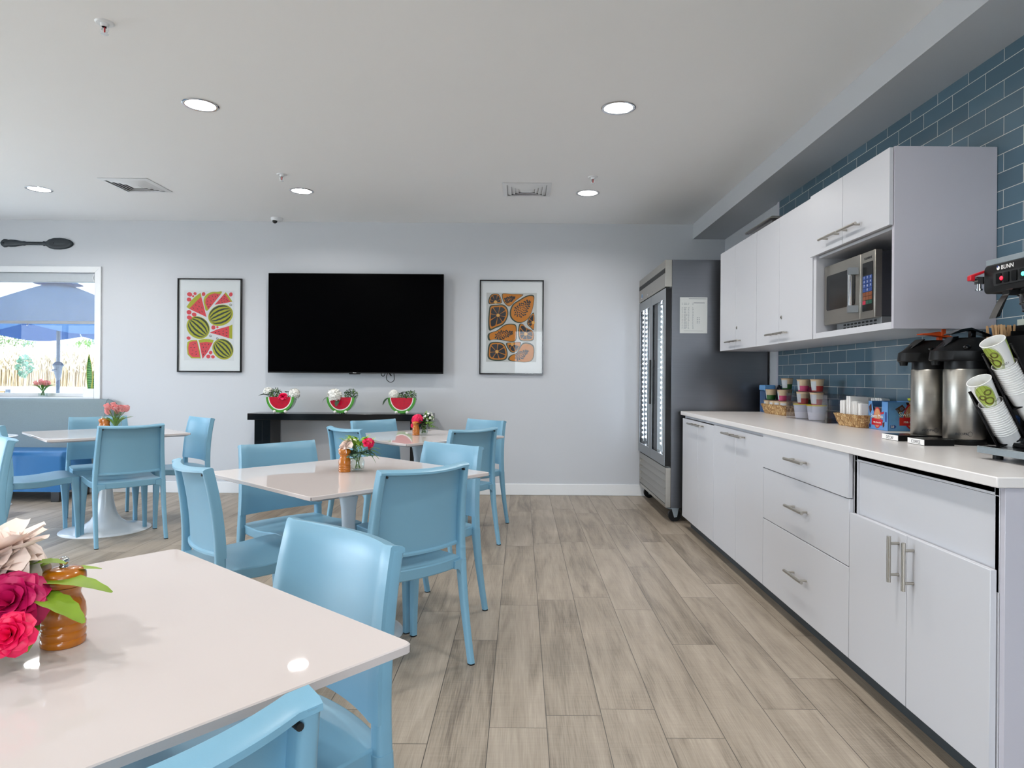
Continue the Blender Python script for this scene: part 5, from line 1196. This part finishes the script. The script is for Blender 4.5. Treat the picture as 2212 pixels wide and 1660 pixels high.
planter(-2.320, 'watermelon planter with a hot pink rose, leftmost of three on the console', [('hyd', -.135, .01, .045, .044, 1), ('box', -.062, .0, .022, .058, 2), ('rose', .025, -.035, .02, .042, 3), ('hyd', .12, .0, .028, .05, 4), ('lef', -.11, -.03, .01, .1, 3.6), ('lef', .06, .02, .04, .09, 2.2), ('lef', -.12, -.04, .03, .11, .6), ('box', .09, .02, -.005, .04, 8)])
planter(-1.738, 'watermelon planter with a big white hydrangea spilling forward, middle of three', [('hyd', -.055, -.045, .015, .062, 5), ('hyd', -.09, 0, .03, .045, 15), ('box', .085, .0, .018, .060, 6), ('lef', -.13, -.03, .0, .07, 3.5), ('lef', -.01, -.08, -.03, .075, 4.5), ('lef', .02, .01, .04, .07, 1.0)])
planter(-1.148, 'watermelon planter with small white bloom and boxwood, rightmost of three', [('hyd', -.085, -.01, .03, .045, 7), ('box', .075, .0, .01, .056, 8), ('lef', -.12, -.03, .0, .1, 3.7), ('lef', -.03, .0, .04, .09, .2), ('box', -.01, .02, -.005, .05, 9), ('lef', -.05, .02, .03, .08, 1.2)])

# ------------------------------------------------------------------ pepper mills, jars of flowers
def mill(x, y, label, s=1.0, salt=False):
    t = thing('pepper_mill', label, 'pepper mill', (x, y, TZ), 0, 'wooden pepper mills')
    C = (x, y, TZ); q = lambda P: [(r * s, z * s) for r, z in P]
    mb = MB(); mb.lathe(q([(.0255, 0), (.0272, .002), (.0275, .008), (.026, .0105), (.0272, .013), (.0275, .019), (.026, .0215), (.0272, .024), (.0272, .030), (.0258, .0325), (.0272, .036), (.0275, .044), (.0262, .055), (.0225, .064), (.0205, .070), (.0215, .075), (.0238, .079), (.0238, .081)]), 36, C); obj('body', mb, 'wood', t, smooth=50)
    mb = MB(); mb.lathe(q([(.0236, .0815), (.0262, .085), (.0275, .091), (.0268, .098), (.022, .104), (.012, .1065), (.006, .107)]), 36, C); obj('head', mb, 'wood', t, smooth=50)
    mb = MB(); mb.lathe(q([(.006, .1068), (.0045, .110), (.0062, .113), (.0066, .117), (.004, .1205), (.0008, .121)]), 18, C); obj('knob', mb, 'chrome', t, smooth=70)
def jar(t, x, y, kind, s=1.0):
    C = (x, y, TZ); q = lambda P: [(r * s, z * s) for r, z in P]
    prof = dict(bottle=[(.026, 0), (.030, .004), (.031, .02), (.031, .045), (.026, .060), (.021, .066), (.021, .074), (.023, .077), (.0205, .0775), (.0185, .074), (.0185, .066), (.0235, .059), (.0285, .045), (.0285, .014), (.02, .009)],
                tub=[(.036, 0), (.041, .004), (.042, .012), (.044, .05), (.045, .062), (.0435, .0625), (.0415, .05), (.0395, .016), (.03, .012)],
                vase=[(.036, 0), (.038, .003), (.040, .1), (.042, .112), (.0405, .1125), (.0385, .1), (.0365, .012), (.02, .010)])[kind]
    mb = MB(); mb.lathe(q(prof), 36, C); obj('glass_jar', mb, 'glass', t, smooth=60)
# middle table
mill(-.809, 3.085, 'amber wooden pepper mill on the middle table')
t = thing('flower_jar', 'glass jar of blush rose, pink bloom and greenery on the middle table', 'flowers', (-.757, 3.118, TZ)); X, Y = -.757, 3.118
jar(t, X, Y, 'bottle'); random.seed(2)
mb = MB()
for k in range(7): a = k * .9; mb.tube([(X + .012 * math.cos(a + 2), Y + .012 * math.sin(a + 2), TZ + .012), (X + .010 * math.cos(a), Y + .010 * math.sin(a), TZ + .06), (X + .022 * math.cos(a), Y + .022 * math.sin(a), TZ + .1)], .0016, 6)
obj('stems', mb, 'stem', t)
mb = MB(); rose(mb, (X - .040, Y - .01, TZ + .105), .046, (-.7, -.2, .6), 5, 0, 4); obj('blush_rose', mb, 'blush', t, smooth=80)
mb = MB(); rose(mb, (X + .045, Y - .0, TZ + .125), .026, (.6, -.3, .5), 5, 0, 6); hydrangea(mb, (X + .052, Y, TZ + .13), .022, 60, .009, 0, 7); obj('hot_pink_bloom', mb, 'hot', t, smooth=60)
mb = MB()
for k in range(17): sprig(mb, (X + random.uniform(-.02, .02), Y, TZ + .10), random.uniform(0, 6.28), random.uniform(.5, 1.4), .085, 9, .027, 0)
obj('lime_sprigs', mb, 'lime', t, smooth=60)
mb = MB()
for k in range(18): sprig(mb, (X + .005, Y, TZ + .085), random.uniform(3, 6.4), random.uniform(-.1, .8), .06, 7, .022, 0, None, True)
obj('eucalyptus', mb, 'euc', t, smooth=60)
mb = MB()
for k in range(4): leaf(mb, (X + .03, Y - .01, TZ + .1), -.25 + .12 * k, .35 - .3 * k, .085, .016, 0, .3)
obj('long_leaf', mb, 'leaf', t, smooth=60)
# farthest table
mill(-.790, 5.055, 'amber wooden pepper mill on the farthest table')
t = thing('flower_jar', 'glass jar of hot pink bloom and white flecked greenery on the farthest table', 'flowers', (-.735, 5.085, TZ)); X, Y = -.735, 5.085
jar(t, X, Y, 'bottle'); random.seed(5)
mb = MB()
for k in range(16): a = k * .8; mb.tube([(X + .018 * math.cos(a + 2), Y + .018 * math.sin(a + 2), TZ + .015), (X + .014 * math.cos(a), Y + .014 * math.sin(a), TZ + .06), (X + .026 * math.cos(a), Y + .022 * math.sin(a), TZ + .1)], .0022, 6)
obj('stems', mb, 'stem', t)
mb = MB(); hydrangea(mb, (X - .048, Y - .005, TZ + .112), .04, 110, .016, 0, 3); hydrangea(mb, (X - .075, Y - .005, TZ + .068), .02, 40, .012, 0, 4); obj('hot_pink_bloom', mb, 'hot', t, smooth=50)
mb = MB()
for k in range(12): sprig(mb, (X, Y, TZ + .09), random.uniform(-1.1, 1.6), random.uniform(-.1, 1.35), .10, 9, .024, 0)
obj('green_sprigs', mb, 'leaf', t, smooth=60)
mb = MB(); hydrangea(mb, (X + .035, Y - .01, TZ + .135), .042, 16, .012, 0, 9); obj('white_florets', mb, 'white', t, smooth=0)
mb = MB()
for k in range(5): sprig(mb, (X - .005, Y - .02, TZ + .08), random.uniform(4, 6), random.uniform(.3, 1), .05, 6, .028, 0, None, True)
obj('eucalyptus', mb, 'leafd', t, smooth=60)
# tulip vase maker
def tulips(x, y, z, label, n, seed, R=.075, H=.235):
    t = thing('tulip_vase', label, 'flowers', (x, y, z), 0, 'glass vases of coral tulips'); random.seed(seed)
    prof = [(.036, 0), (.038, .003), (.041, .11), (.0395, .1105), (.0365, .012), (.02, .010)]
    mb = MB(); mb.lathe(prof, 32, (x, y, z)); obj('glass_vase', mb, 'glass', t, smooth=60)
    ms, ml = MB(), MB()
    for i in range(n):
        a = i * 2.4; r = R * math.sqrt((i + .5) / n); h = H - .35 * r * (r / R) + random.uniform(-.008, .008) - (.02 if i % 3 == 0 else 0); tip = Vector((x + r * math.cos(a), y + r * math.sin(a) * .7, z + h - .05))
        ms.tube(spline([(x - .018 * math.cos(a), y - .018 * math.sin(a), z + .014), (x + .012 * math.cos(a), y + .012 * math.sin(a), z + .1), tuple(tip)], 4, False), .0024, 6)
        mb = MB(); ax = Vector((r * math.cos(a) * 6, r * math.sin(a) * 5 - .12, .6)).normalized(); q = Vector((0, 0, 1)).rotation_difference(ax); mb.T = Matrix.Translation(tip) @ q.to_matrix().to_4x4()
        for k in range(6): petal(mb, (0, 0, 0), k * PI / 3 + a, (.42 if k % 2 else .34) + .15 * (i % 3 == 1), .052, .038, .75, 0, curl=-.25)
        obj('tulip_bloom', mb, 'tulipp', t, smooth=80)
    for i in range(9):
        a = i * .75; leaf(ml, (x + .012 * math.cos(a), y + .012 * math.sin(a), z + .055), a, 1.15, .125, .026, 0, .6, .3)
    obj('stems', ms, 'stem', t); obj('leaf_blades', ml, 'leaf', t, smooth=60)
tulips(-3.048, 5.05, TZ, 'glass vase of coral tulips on the table with two mills', 12, 3)
mill(-3.115, 5.045, 'amber wooden pepper mill beside the table tulips, the nearer of the pair'); mill(-3.185, 5.11, 'amber wooden pepper mill half hidden behind the other mill by the tulips')
tulips(-4.83, YB - .0 + .03, WZ0, 'glass vase of coral tulips standing on the window sill', 7, 9, .065, .185)
# nearest table, close up
mill(-.742, 1.092, 'large looking amber pepper mill on the nearest table, partly behind flowers', 1.17)
t = thing('flower_jar', 'glass bowl of big blush rose, magenta rose and green leaves on the nearest table', 'flowers', (-.832, 1.068, TZ)); X, Y = -.832, 1.068
jar(t, X, Y, 'tub', 1.1); random.seed(8)
mb = MB(); rose(mb, (X - .02, Y - .015, TZ + .112), .085, (.15, -.3, .9), 7, 0, 12)
for k in range(9): petal(mb, (X - .02, Y - .015, TZ + .122), -1.9 + k * .42, 1.05 + .14 * (k % 2), .112, .062, .3, 0, curl=-.3)
obj('blush_rose', mb, 'blush', t, smooth=80)
mb = MB(); rose(mb, (X + .070, Y - .06, TZ + .092), .045, (.35, -.8, .5), 5, 0, 5); obj('magenta_rose', mb, 'magenta', t, smooth=80)
mb = MB(); rose(mb, (X + .022, Y - .085, TZ + .100), .034, (-.3, -.8, .3), 4, 0, 15); obj('magenta_rose', mb, 'magenta', t, smooth=80)
mb = MB(); rose(mb, (X + .112, Y - .115, TZ + .068), .0285, (.25, -.9, .35), 5, 0, 6); obj('hot_pink_rose', mb, 'hot', t, smooth=80)
mb = MB(); random.seed(4)
for k in range(16): petal(mb, (X + .008 * math.cos(k), Y + .008 * math.sin(k), TZ + .016), k * 1.3, .5 + .3 * random.random(), .05, .04, .3, 0)
obj('blush_petals', mb, 'blush', t, smooth=80)
mb = MB()
for az, el, L, W, o in ((.15, .25, .14, .052, (.045, -.02, .105)), (-.25, .12, .135, .048, (.055, -.035, .098)), (-.85, -.35, .10, .046, (.06, -.03, .095)), (.0, .5, .08, .03, (.03, -.0, .125)), (.5, .45, .10, .032, (.05, .0, .105)), (-1.4, -.9, .08, .030, (.04, -.09, .115)), (-1.9, -.7, .075, .035, (-.005, -.08, .08)), (-1.1, .1, .06, .03, (.06, -.08, .075)), (.9, .6, .075, .022, (.03, .0, .11))):
    leaf(mb, (X + o[0], Y + o[1], TZ + o[2]), az, el, L, W, 0, .35, .2, .06)
obj('green_leaf', mb, 'rosel', t, smooth=60)
# ------------------------------------------------------------------ window things
bl = bpy.data.materials.new('blind mesh'); bl.use_nodes = True; nt = bl.node_tree; nt.nodes.clear()
o = node(nt, 'ShaderNodeOutputMaterial'); tr = node(nt, 'ShaderNodeBsdfTransparent'); df = node(nt, 'ShaderNodeBsdfDiffuse'); ms = node(nt, 'ShaderNodeMixShader'); df.inputs[0].default_value = lin('a9adb2')
ck = node(nt, 'ShaderNodeTexNoise'); ck.inputs['Scale'].default_value = 400; mm = node(nt, 'ShaderNodeMath', operation='MULTIPLY_ADD'); mm.inputs[1].default_value = .1; mm.inputs[2].default_value = .33
nt.links.new(ck.outputs['Fac'], mm.inputs[0]); nt.links.new(mm.outputs[0], ms.inputs[0]); nt.links.new(tr.outputs[0], ms.inputs[1]); nt.links.new(df.outputs[0], ms.inputs[2]); nt.links.new(ms.outputs[0], o.inputs[0])
t = thing('roller_blind', 'half lowered see-through roller blind in the window', 'blind', (-5.27, YB + .04, WZ1))
mb = MB(); mb.box(WX0 + .005, WX1 - .005, YB + .012, YB + .075, WZ1 - .092, WZ1 - .001); obj('cassette', mb, mat('blind cassette', 'b9bfc4', .4), t, bevel=.004)
mb = MB(); mb.box(WX0 + .012, WX1 - .012, YB + .040, YB + .041, 1.722, WZ1 - .0925); obj('mesh_sheet', mb, bl, t)
mb = MB(); mb.box(WX0 + .012, WX1 - .012, YB + .034, YB + .047, 1.692, 1.7215); obj('bottom_bar', mb, mat('blind bar', '9b9ea3', .45), t, bevel=.003)
mb = MB(); mb.tube(spline([(WX1 - .02, YB + .008, WZ1 - .012), (WX1 - .032, YB + .006, WZ1 - .05), (WX1 - .02, YB + .008, WZ1 - .085)], 6, False), .0045, 6); obj('bead_chain', mb, 'trim', t)
t = thing('snake_plant', 'potted snake plant in a white square pot at the right end of the sill', 'plant', (-4.352, YB + .045, WZ0))
x, y, z = -4.352, YB + .045, WZ0
mb = MB(); mb.loft([[(x + a * s, y + b * s, z + h) for a, b in ((-.058, -.05), (.058, -.05), (.058, .05), (-.058, .05))] for s, h in ((.93, 0), (1, .085), (.9, .085), (.88, .07))]); obj('pot', mb, 'trim', t, bevel=.003)
SN = bpy.data.materials.new('banded leaf'); SN.use_nodes = True; nt = SN.node_tree; p = nt.nodes['Principled BSDF']; tc = node(nt, 'ShaderNodeTexCoord'); wv = node(nt, 'ShaderNodeTexWave', bands_direction='Z'); wv.inputs['Scale'].default_value = 14; wv.inputs['Distortion'].default_value = 6; rp = node(nt, 'ShaderNodeValToRGB'); rp.color_ramp.elements[0].color = lin('1f5a28'); rp.color_ramp.elements[1].color = lin('5b9a4a')
nt.links.new(tc.outputs['Object'], wv.inputs['Vector']); nt.links.new(wv.outputs['Fac'], rp.inputs[0]); nt.links.new(rp.outputs[0], p.inputs['Base Color'])
YE = mat('yellow leaf edge', 'c3c05a', .5)
for dx, hgt, lean, w in ((-.012, .36, -.01, .046), (.034, .30, .028, .042), (.012, .20, .05, .034)):
    mb = MB(); secs = []; sec2 = []
    for k in range(9):
        q = k / 8; ww = w * (.55 + .7 * math.sin(PI * min(1, q * .8 + .12))) * (1 - q ** 5) + .001; cx = x + dx + lean * q; zz = z + .07 + hgt * q
        secs.append([(cx - ww / 2, y - .006, zz), (cx, y + .004, zz), (cx + ww / 2, y - .006, zz), (cx, y + .008, zz)])
    mb.loft(secs, 0)
    for s in (0, 2): mb.tube([c[s] for c in secs], .0022, 5, 1)
    obj('leaf_blade', mb, [SN, YE], t, smooth=50)

# ------------------------------------------------------------------ outdoors
GR = mat('pale dry ground', 'eae4d6', .9, var=.15, scale=3)
mb = MB(); mb.box(-60, 40, YB + .25, 12, -.3, -.15); mb.box(-60, XL - .25, -40, YB + .25, -.3, -.15); mb.box(XL - .25, 40, -40, YF - .25, -.3, -.15)
mb.prism([(-90, 12, -.15), (-90, 12, -.4), (-90, 95, -.4), (-90, 95, 1.9), (-90, 44, .62)], (140, 0, 0)); obj('ground', mb, GR, kind='structure')
HI = mat('far hillside', '79886a', .95, var=.35, scale=.35)
mb = MB(); random.seed(6)
mb.shell(60, 10, lambda u, v: (-130 + 150 * u, 66 + 26 * v, .9 + math.sin(PI * v) ** .7 * (3.6 + 1.3 * math.sin(u * 11 + .5) + .7 * math.sin(u * 25) + .3 * math.sin(u * 71 + v * 9))), lambda u, v: (-130 + 150 * u, 66 + 26 * v, .6))
obj('hills', mb, HI, kind='structure', smooth=70)
# reed bed: nobody could count it
R1 = mat('dry reed stalk', 'bba684', .9, var=.3, scale=1.5); R2 = mat('dry reed plume', 'd2c6ae', .95, var=.2, scale=2)
gz = lambda y: -.15 + .77 * max(0, y - 12) / 32
mb = MB(); random.seed(12)
for i in range(3800):
    y = 38 + 7 * random.random() ** 1.5; x = random.uniform(-39, -21); z0 = gz(y); h = random.uniform(1.5, 2.3); l = random.uniform(-.25, .25); w = .016
    mb.add([(x - w, y, z0), (x + w, y, z0), (x + l * .6 + w, y + .02, z0 + h * .75), (x + l * .6 - w, y + .02, z0 + h * .75)], [(0, 1, 2, 3)], 0)
    a = random.uniform(0, 3.1); c, s = math.cos(a), math.sin(a)
    for k in range(4):
        q = random.uniform(.45, 1); px, pz = x + l * q + random.uniform(-.08, .08), z0 + h * q; L, W = random.uniform(.2, .4), random.uniform(.03, .07); d = random.uniform(-.2, .2)
        mb.add([(px, y, pz), (px + W * c + d * .4, y + W * s, pz + L * .45), (px + d, y, pz + L), (px - W * c + d * .4, y - W * s, pz + L * .5)], [(0, 1, 2, 3)], 1)
o = obj('reed_bed', mb, [R1, R2], smooth=0, label='bank of tall pale dry reeds growing beyond the patio', cat='reeds', kind='stuff')
def tree(x, y, h, r, tr_, label, m, n, seed):
    random.seed(seed); z0 = gz(y); t = thing('garden_tree', label, 'tree', (x, y, z0), 0, 'trees beyond the patio')
    mb = MB(); mb.tube([(x, y, z0), (x + .05, y, z0 + h * .3), (x, y, z0 + h * .75)], [tr_, tr_ * .8, tr_ * .4], 8)
    for k in range(5): a = k * 1.3; mb.tube([(x, y, z0 + h * (.3 + .08 * k)), (x + r * .6 * math.cos(a), y + r * .5 * math.sin(a), z0 + h * (.6 + .07 * k))], [tr_ * .5, tr_ * .2], 6)
    obj('trunk', mb, mat('pale bark', 'cfc4b2', .9, var=.2), t)
    mb = MB()
    for i in range(n):
        a, q, e = random.uniform(0, 6.28), random.random() ** .5, random.uniform(-1, 1); p = Vector((x + r * q * math.cos(a) * math.sqrt(1 - e * e * .8), y + r * q * math.sin(a) * .8, z0 + h * .68 + e * h * .36 * (1.1 - q * .4)))
        s = random.uniform(.05, .11) * max(1, h / 4); u = Vector((random.uniform(-1, 1), random.uniform(-1, 1), random.uniform(-1, 1))).normalized(); v = u.orthogonal().normalized()
        mb.add([p - u * s, p + v * s * .6, p + u * s, p - v * s * .6], [(0, 1, 2, 3)])
    obj('crown', mb, m, t, smooth=0)
TG = mat('hazy tree green', '6f8450', .8, var=.3, scale=2); TG2 = mat('bright tree green', '6c9440', .8, var=.3, scale=3); TG3 = mat('blue green leaf', '5d806a', .8, var=.25, scale=3)
tree(-36.4, 48, 3.9, 1.5, .1, 'broad hazy green tree beyond the reeds at the left', TG, 1100, 1); tree(-30.6, 47, 2.9, .8, .07, 'bright green bushy tree beyond the reeds right of the parasol pole', TG2, 600, 2)
tree(-25.9, 35, 1.75, .42, .045, 'young slender tree with pale trunk in front of the reeds', TG3, 260, 3)
tree(-34.5, 56, 4.2, 1.5, .15, 'blue green tree on the hillside at the right window edge', TG3, 900, 4)
t = thing('garden_shed', 'small shed with pale green roof just above the reeds', 'shed', (-38, 53.2, .8))
mb = MB(); mb.box(-39.4, -36.6, 52, 54.4, .7, 3.0); obj('wall', mb, mat('pale shed board', 'd6d2c4', .8), t)
mb = MB(); mb.prism([(-39.8, 51.7, 2.95), (-38, 51.7, 3.75), (-36.2, 51.7, 2.95), (-36.3, 51.7, 2.85), (-38, 51.7, 3.63), (-39.7, 51.7, 2.85)], (0, 3, 0)); obj('roof', mb, mat('pale green roof', '86b3a0', .6), t)

# parasol
PX, PY = -6.555, 9.5
CANV = mat('blue canvas', '4e7390', .8, var=.06, scale=40); POLE = mat('grey pole', '5d6673', .45, metal=.3)
cm = CANV.node_tree; pb = cm.nodes['Principled BSDF']; out = cm.nodes['Material Output']; tl = node(cm, 'ShaderNodeBsdfTranslucent'); tl.inputs[0].default_value = lin('3a55b4'); mxs = node(cm, 'ShaderNodeMixShader'); mxs.inputs[0].default_value = .45
cm.links.new(pb.outputs[0], mxs.inputs[1]); cm.links.new(tl.outputs[0], mxs.inputs[2]); cm.links.new(mxs.outputs[0], out.inputs[0])
t = thing('patio_parasol', 'blue patio parasol on a grey crank pole outside the window', 'parasol', (PX, PY, -.15))
mb = MB(); mb.tube([(PX, PY, -.1), (PX, PY, 2.46)], .024, 14); obj('pole', mb, POLE, t)
mb = MB(); mb.lathe([(.03, 1.13), (.046, 1.2), (.05, 1.28), (.072, 1.31), (.055, 1.34), (.03, 1.36)], 18, (PX, PY, 0)); mb.cyl((PX, PY - .05, 1.24), (PX, PY - .11, 1.24), .015, 10); obj('crank_housing', mb, POLE, t, smooth=50)
mb = MB(); N = 8; RR, ZA, ZE = 1.55, 2.50, 1.80
def canopy(off):
    def f(u, v):
        a = u * 2 * PI + PI / 8; k = (u * N) % 1; side = math.cos(PI / N) / math.cos((k - .5) * 2 * PI / N); r = RR * v * (1 - (1 - side) * 1.0) * (1 - .05 * math.sin(PI * k) * v)
        return (PX + r * math.cos(a), PY + r * math.sin(a), ZA - (ZA - ZE) * (v ** 1.12) - .10 * v ** 3 * math.sin(PI * k) - off)
    return f
mb.shell(64, 10, canopy(0), canopy(.004)); obj('canopy', mb, CANV, t, smooth=35)
mb = MB(); mb.lathe([(.30, 2.455), (.2, 2.50), (.1, 2.545), (.02, 2.57), (.015, 2.6), (.002, 2.61)], 16, (PX, PY, 0)); obj('vent_cap', mb, CANV, t)
for k in range(8):
    a = k * PI / 4 + PI / 8; e = Vector((PX + 1.5 * math.cos(a), PY + 1.5 * math.sin(a), ZE - .0)); m_ = Vector((PX + .8 * math.cos(a), PY + .8 * math.sin(a), ZA - .36))
    mb = MB(); mb.tube([(PX, PY, ZA - .06), m_ - Vector((0, 0, .03)), e - Vector((0, 0, .03))], .008, 6); mb.tube([(PX, PY, 1.95), m_ - Vector((0, 0, .04))], .007, 6); obj('rib', mb, mat('pale rib', 'a9adb5', .4) if k == 0 else bpy.data.materials['pale rib'], t)
mb = MB(); mb.box(PX - .3, PX + .3, PY - .3, PY + .3, -.15, -.08); obj('base_plate', mb, POLE, t)
t = thing('patio_table', 'dark patio table top beside the parasol pole, just above the sill', 'table', (-6.95, 9.9, -.15))
mb = MB(); mb.lathe([(.30, .875), (.31, .885), (.31, .90), (.05, .90)], 40, (-6.95, 9.9, 0)); obj('tabletop', mb, mat('dark slate table', '4b5f5c', .5), t)
mb = MB()
for k in range(4): a = k * PI / 2 + .4; mb.tube([(-6.95 + .27 * math.cos(a), 9.9 + .27 * math.sin(a), -.15), (-6.95 + .2 * math.cos(a), 9.9 + .2 * math.sin(a), .88)], .015, 8)
obj('legs_frame', mb, POLE, t)
t = thing('patio_chair', 'wooden slat patio chair with grey frame outside the lower left window', 'chair', (-7.39, 9.1, -.15))
WS = mat('tan teak', 'c79a5c', .6, var=.2, scale=8)
for k in range(4):
    mb = MB(); mb.box(-7.63, -7.16, 9.30, 9.318, .67 + k * .072, .73 + k * .072); obj('back_slat', mb, WS, t, bevel=.003)
mb = MB(); mb.box(-7.63, -7.16, 8.85, 9.28, .28, .30); obj('seat', mb, WS, t)
GF = mat('grey chair frame', '747c88', .5)
for sx in (-7.65, -7.125):
    mb = MB(); mb.prism([(sx - .018, 9.28, -.15), (sx - .018, 9.32, -.15), (sx - .018, 9.345, .97), (sx - .018, 9.295, .97)], (.036, 0, 0)); mb.box(sx - .018, sx + .018, 8.85, 8.89, -.15, .5); mb.box(sx - .018, sx + .018, 8.85, 9.3, .26, .30); mb.box(sx - .02, sx + .02, 8.83, 9.3, .5, .525); obj('side_frame', mb, GF, t)
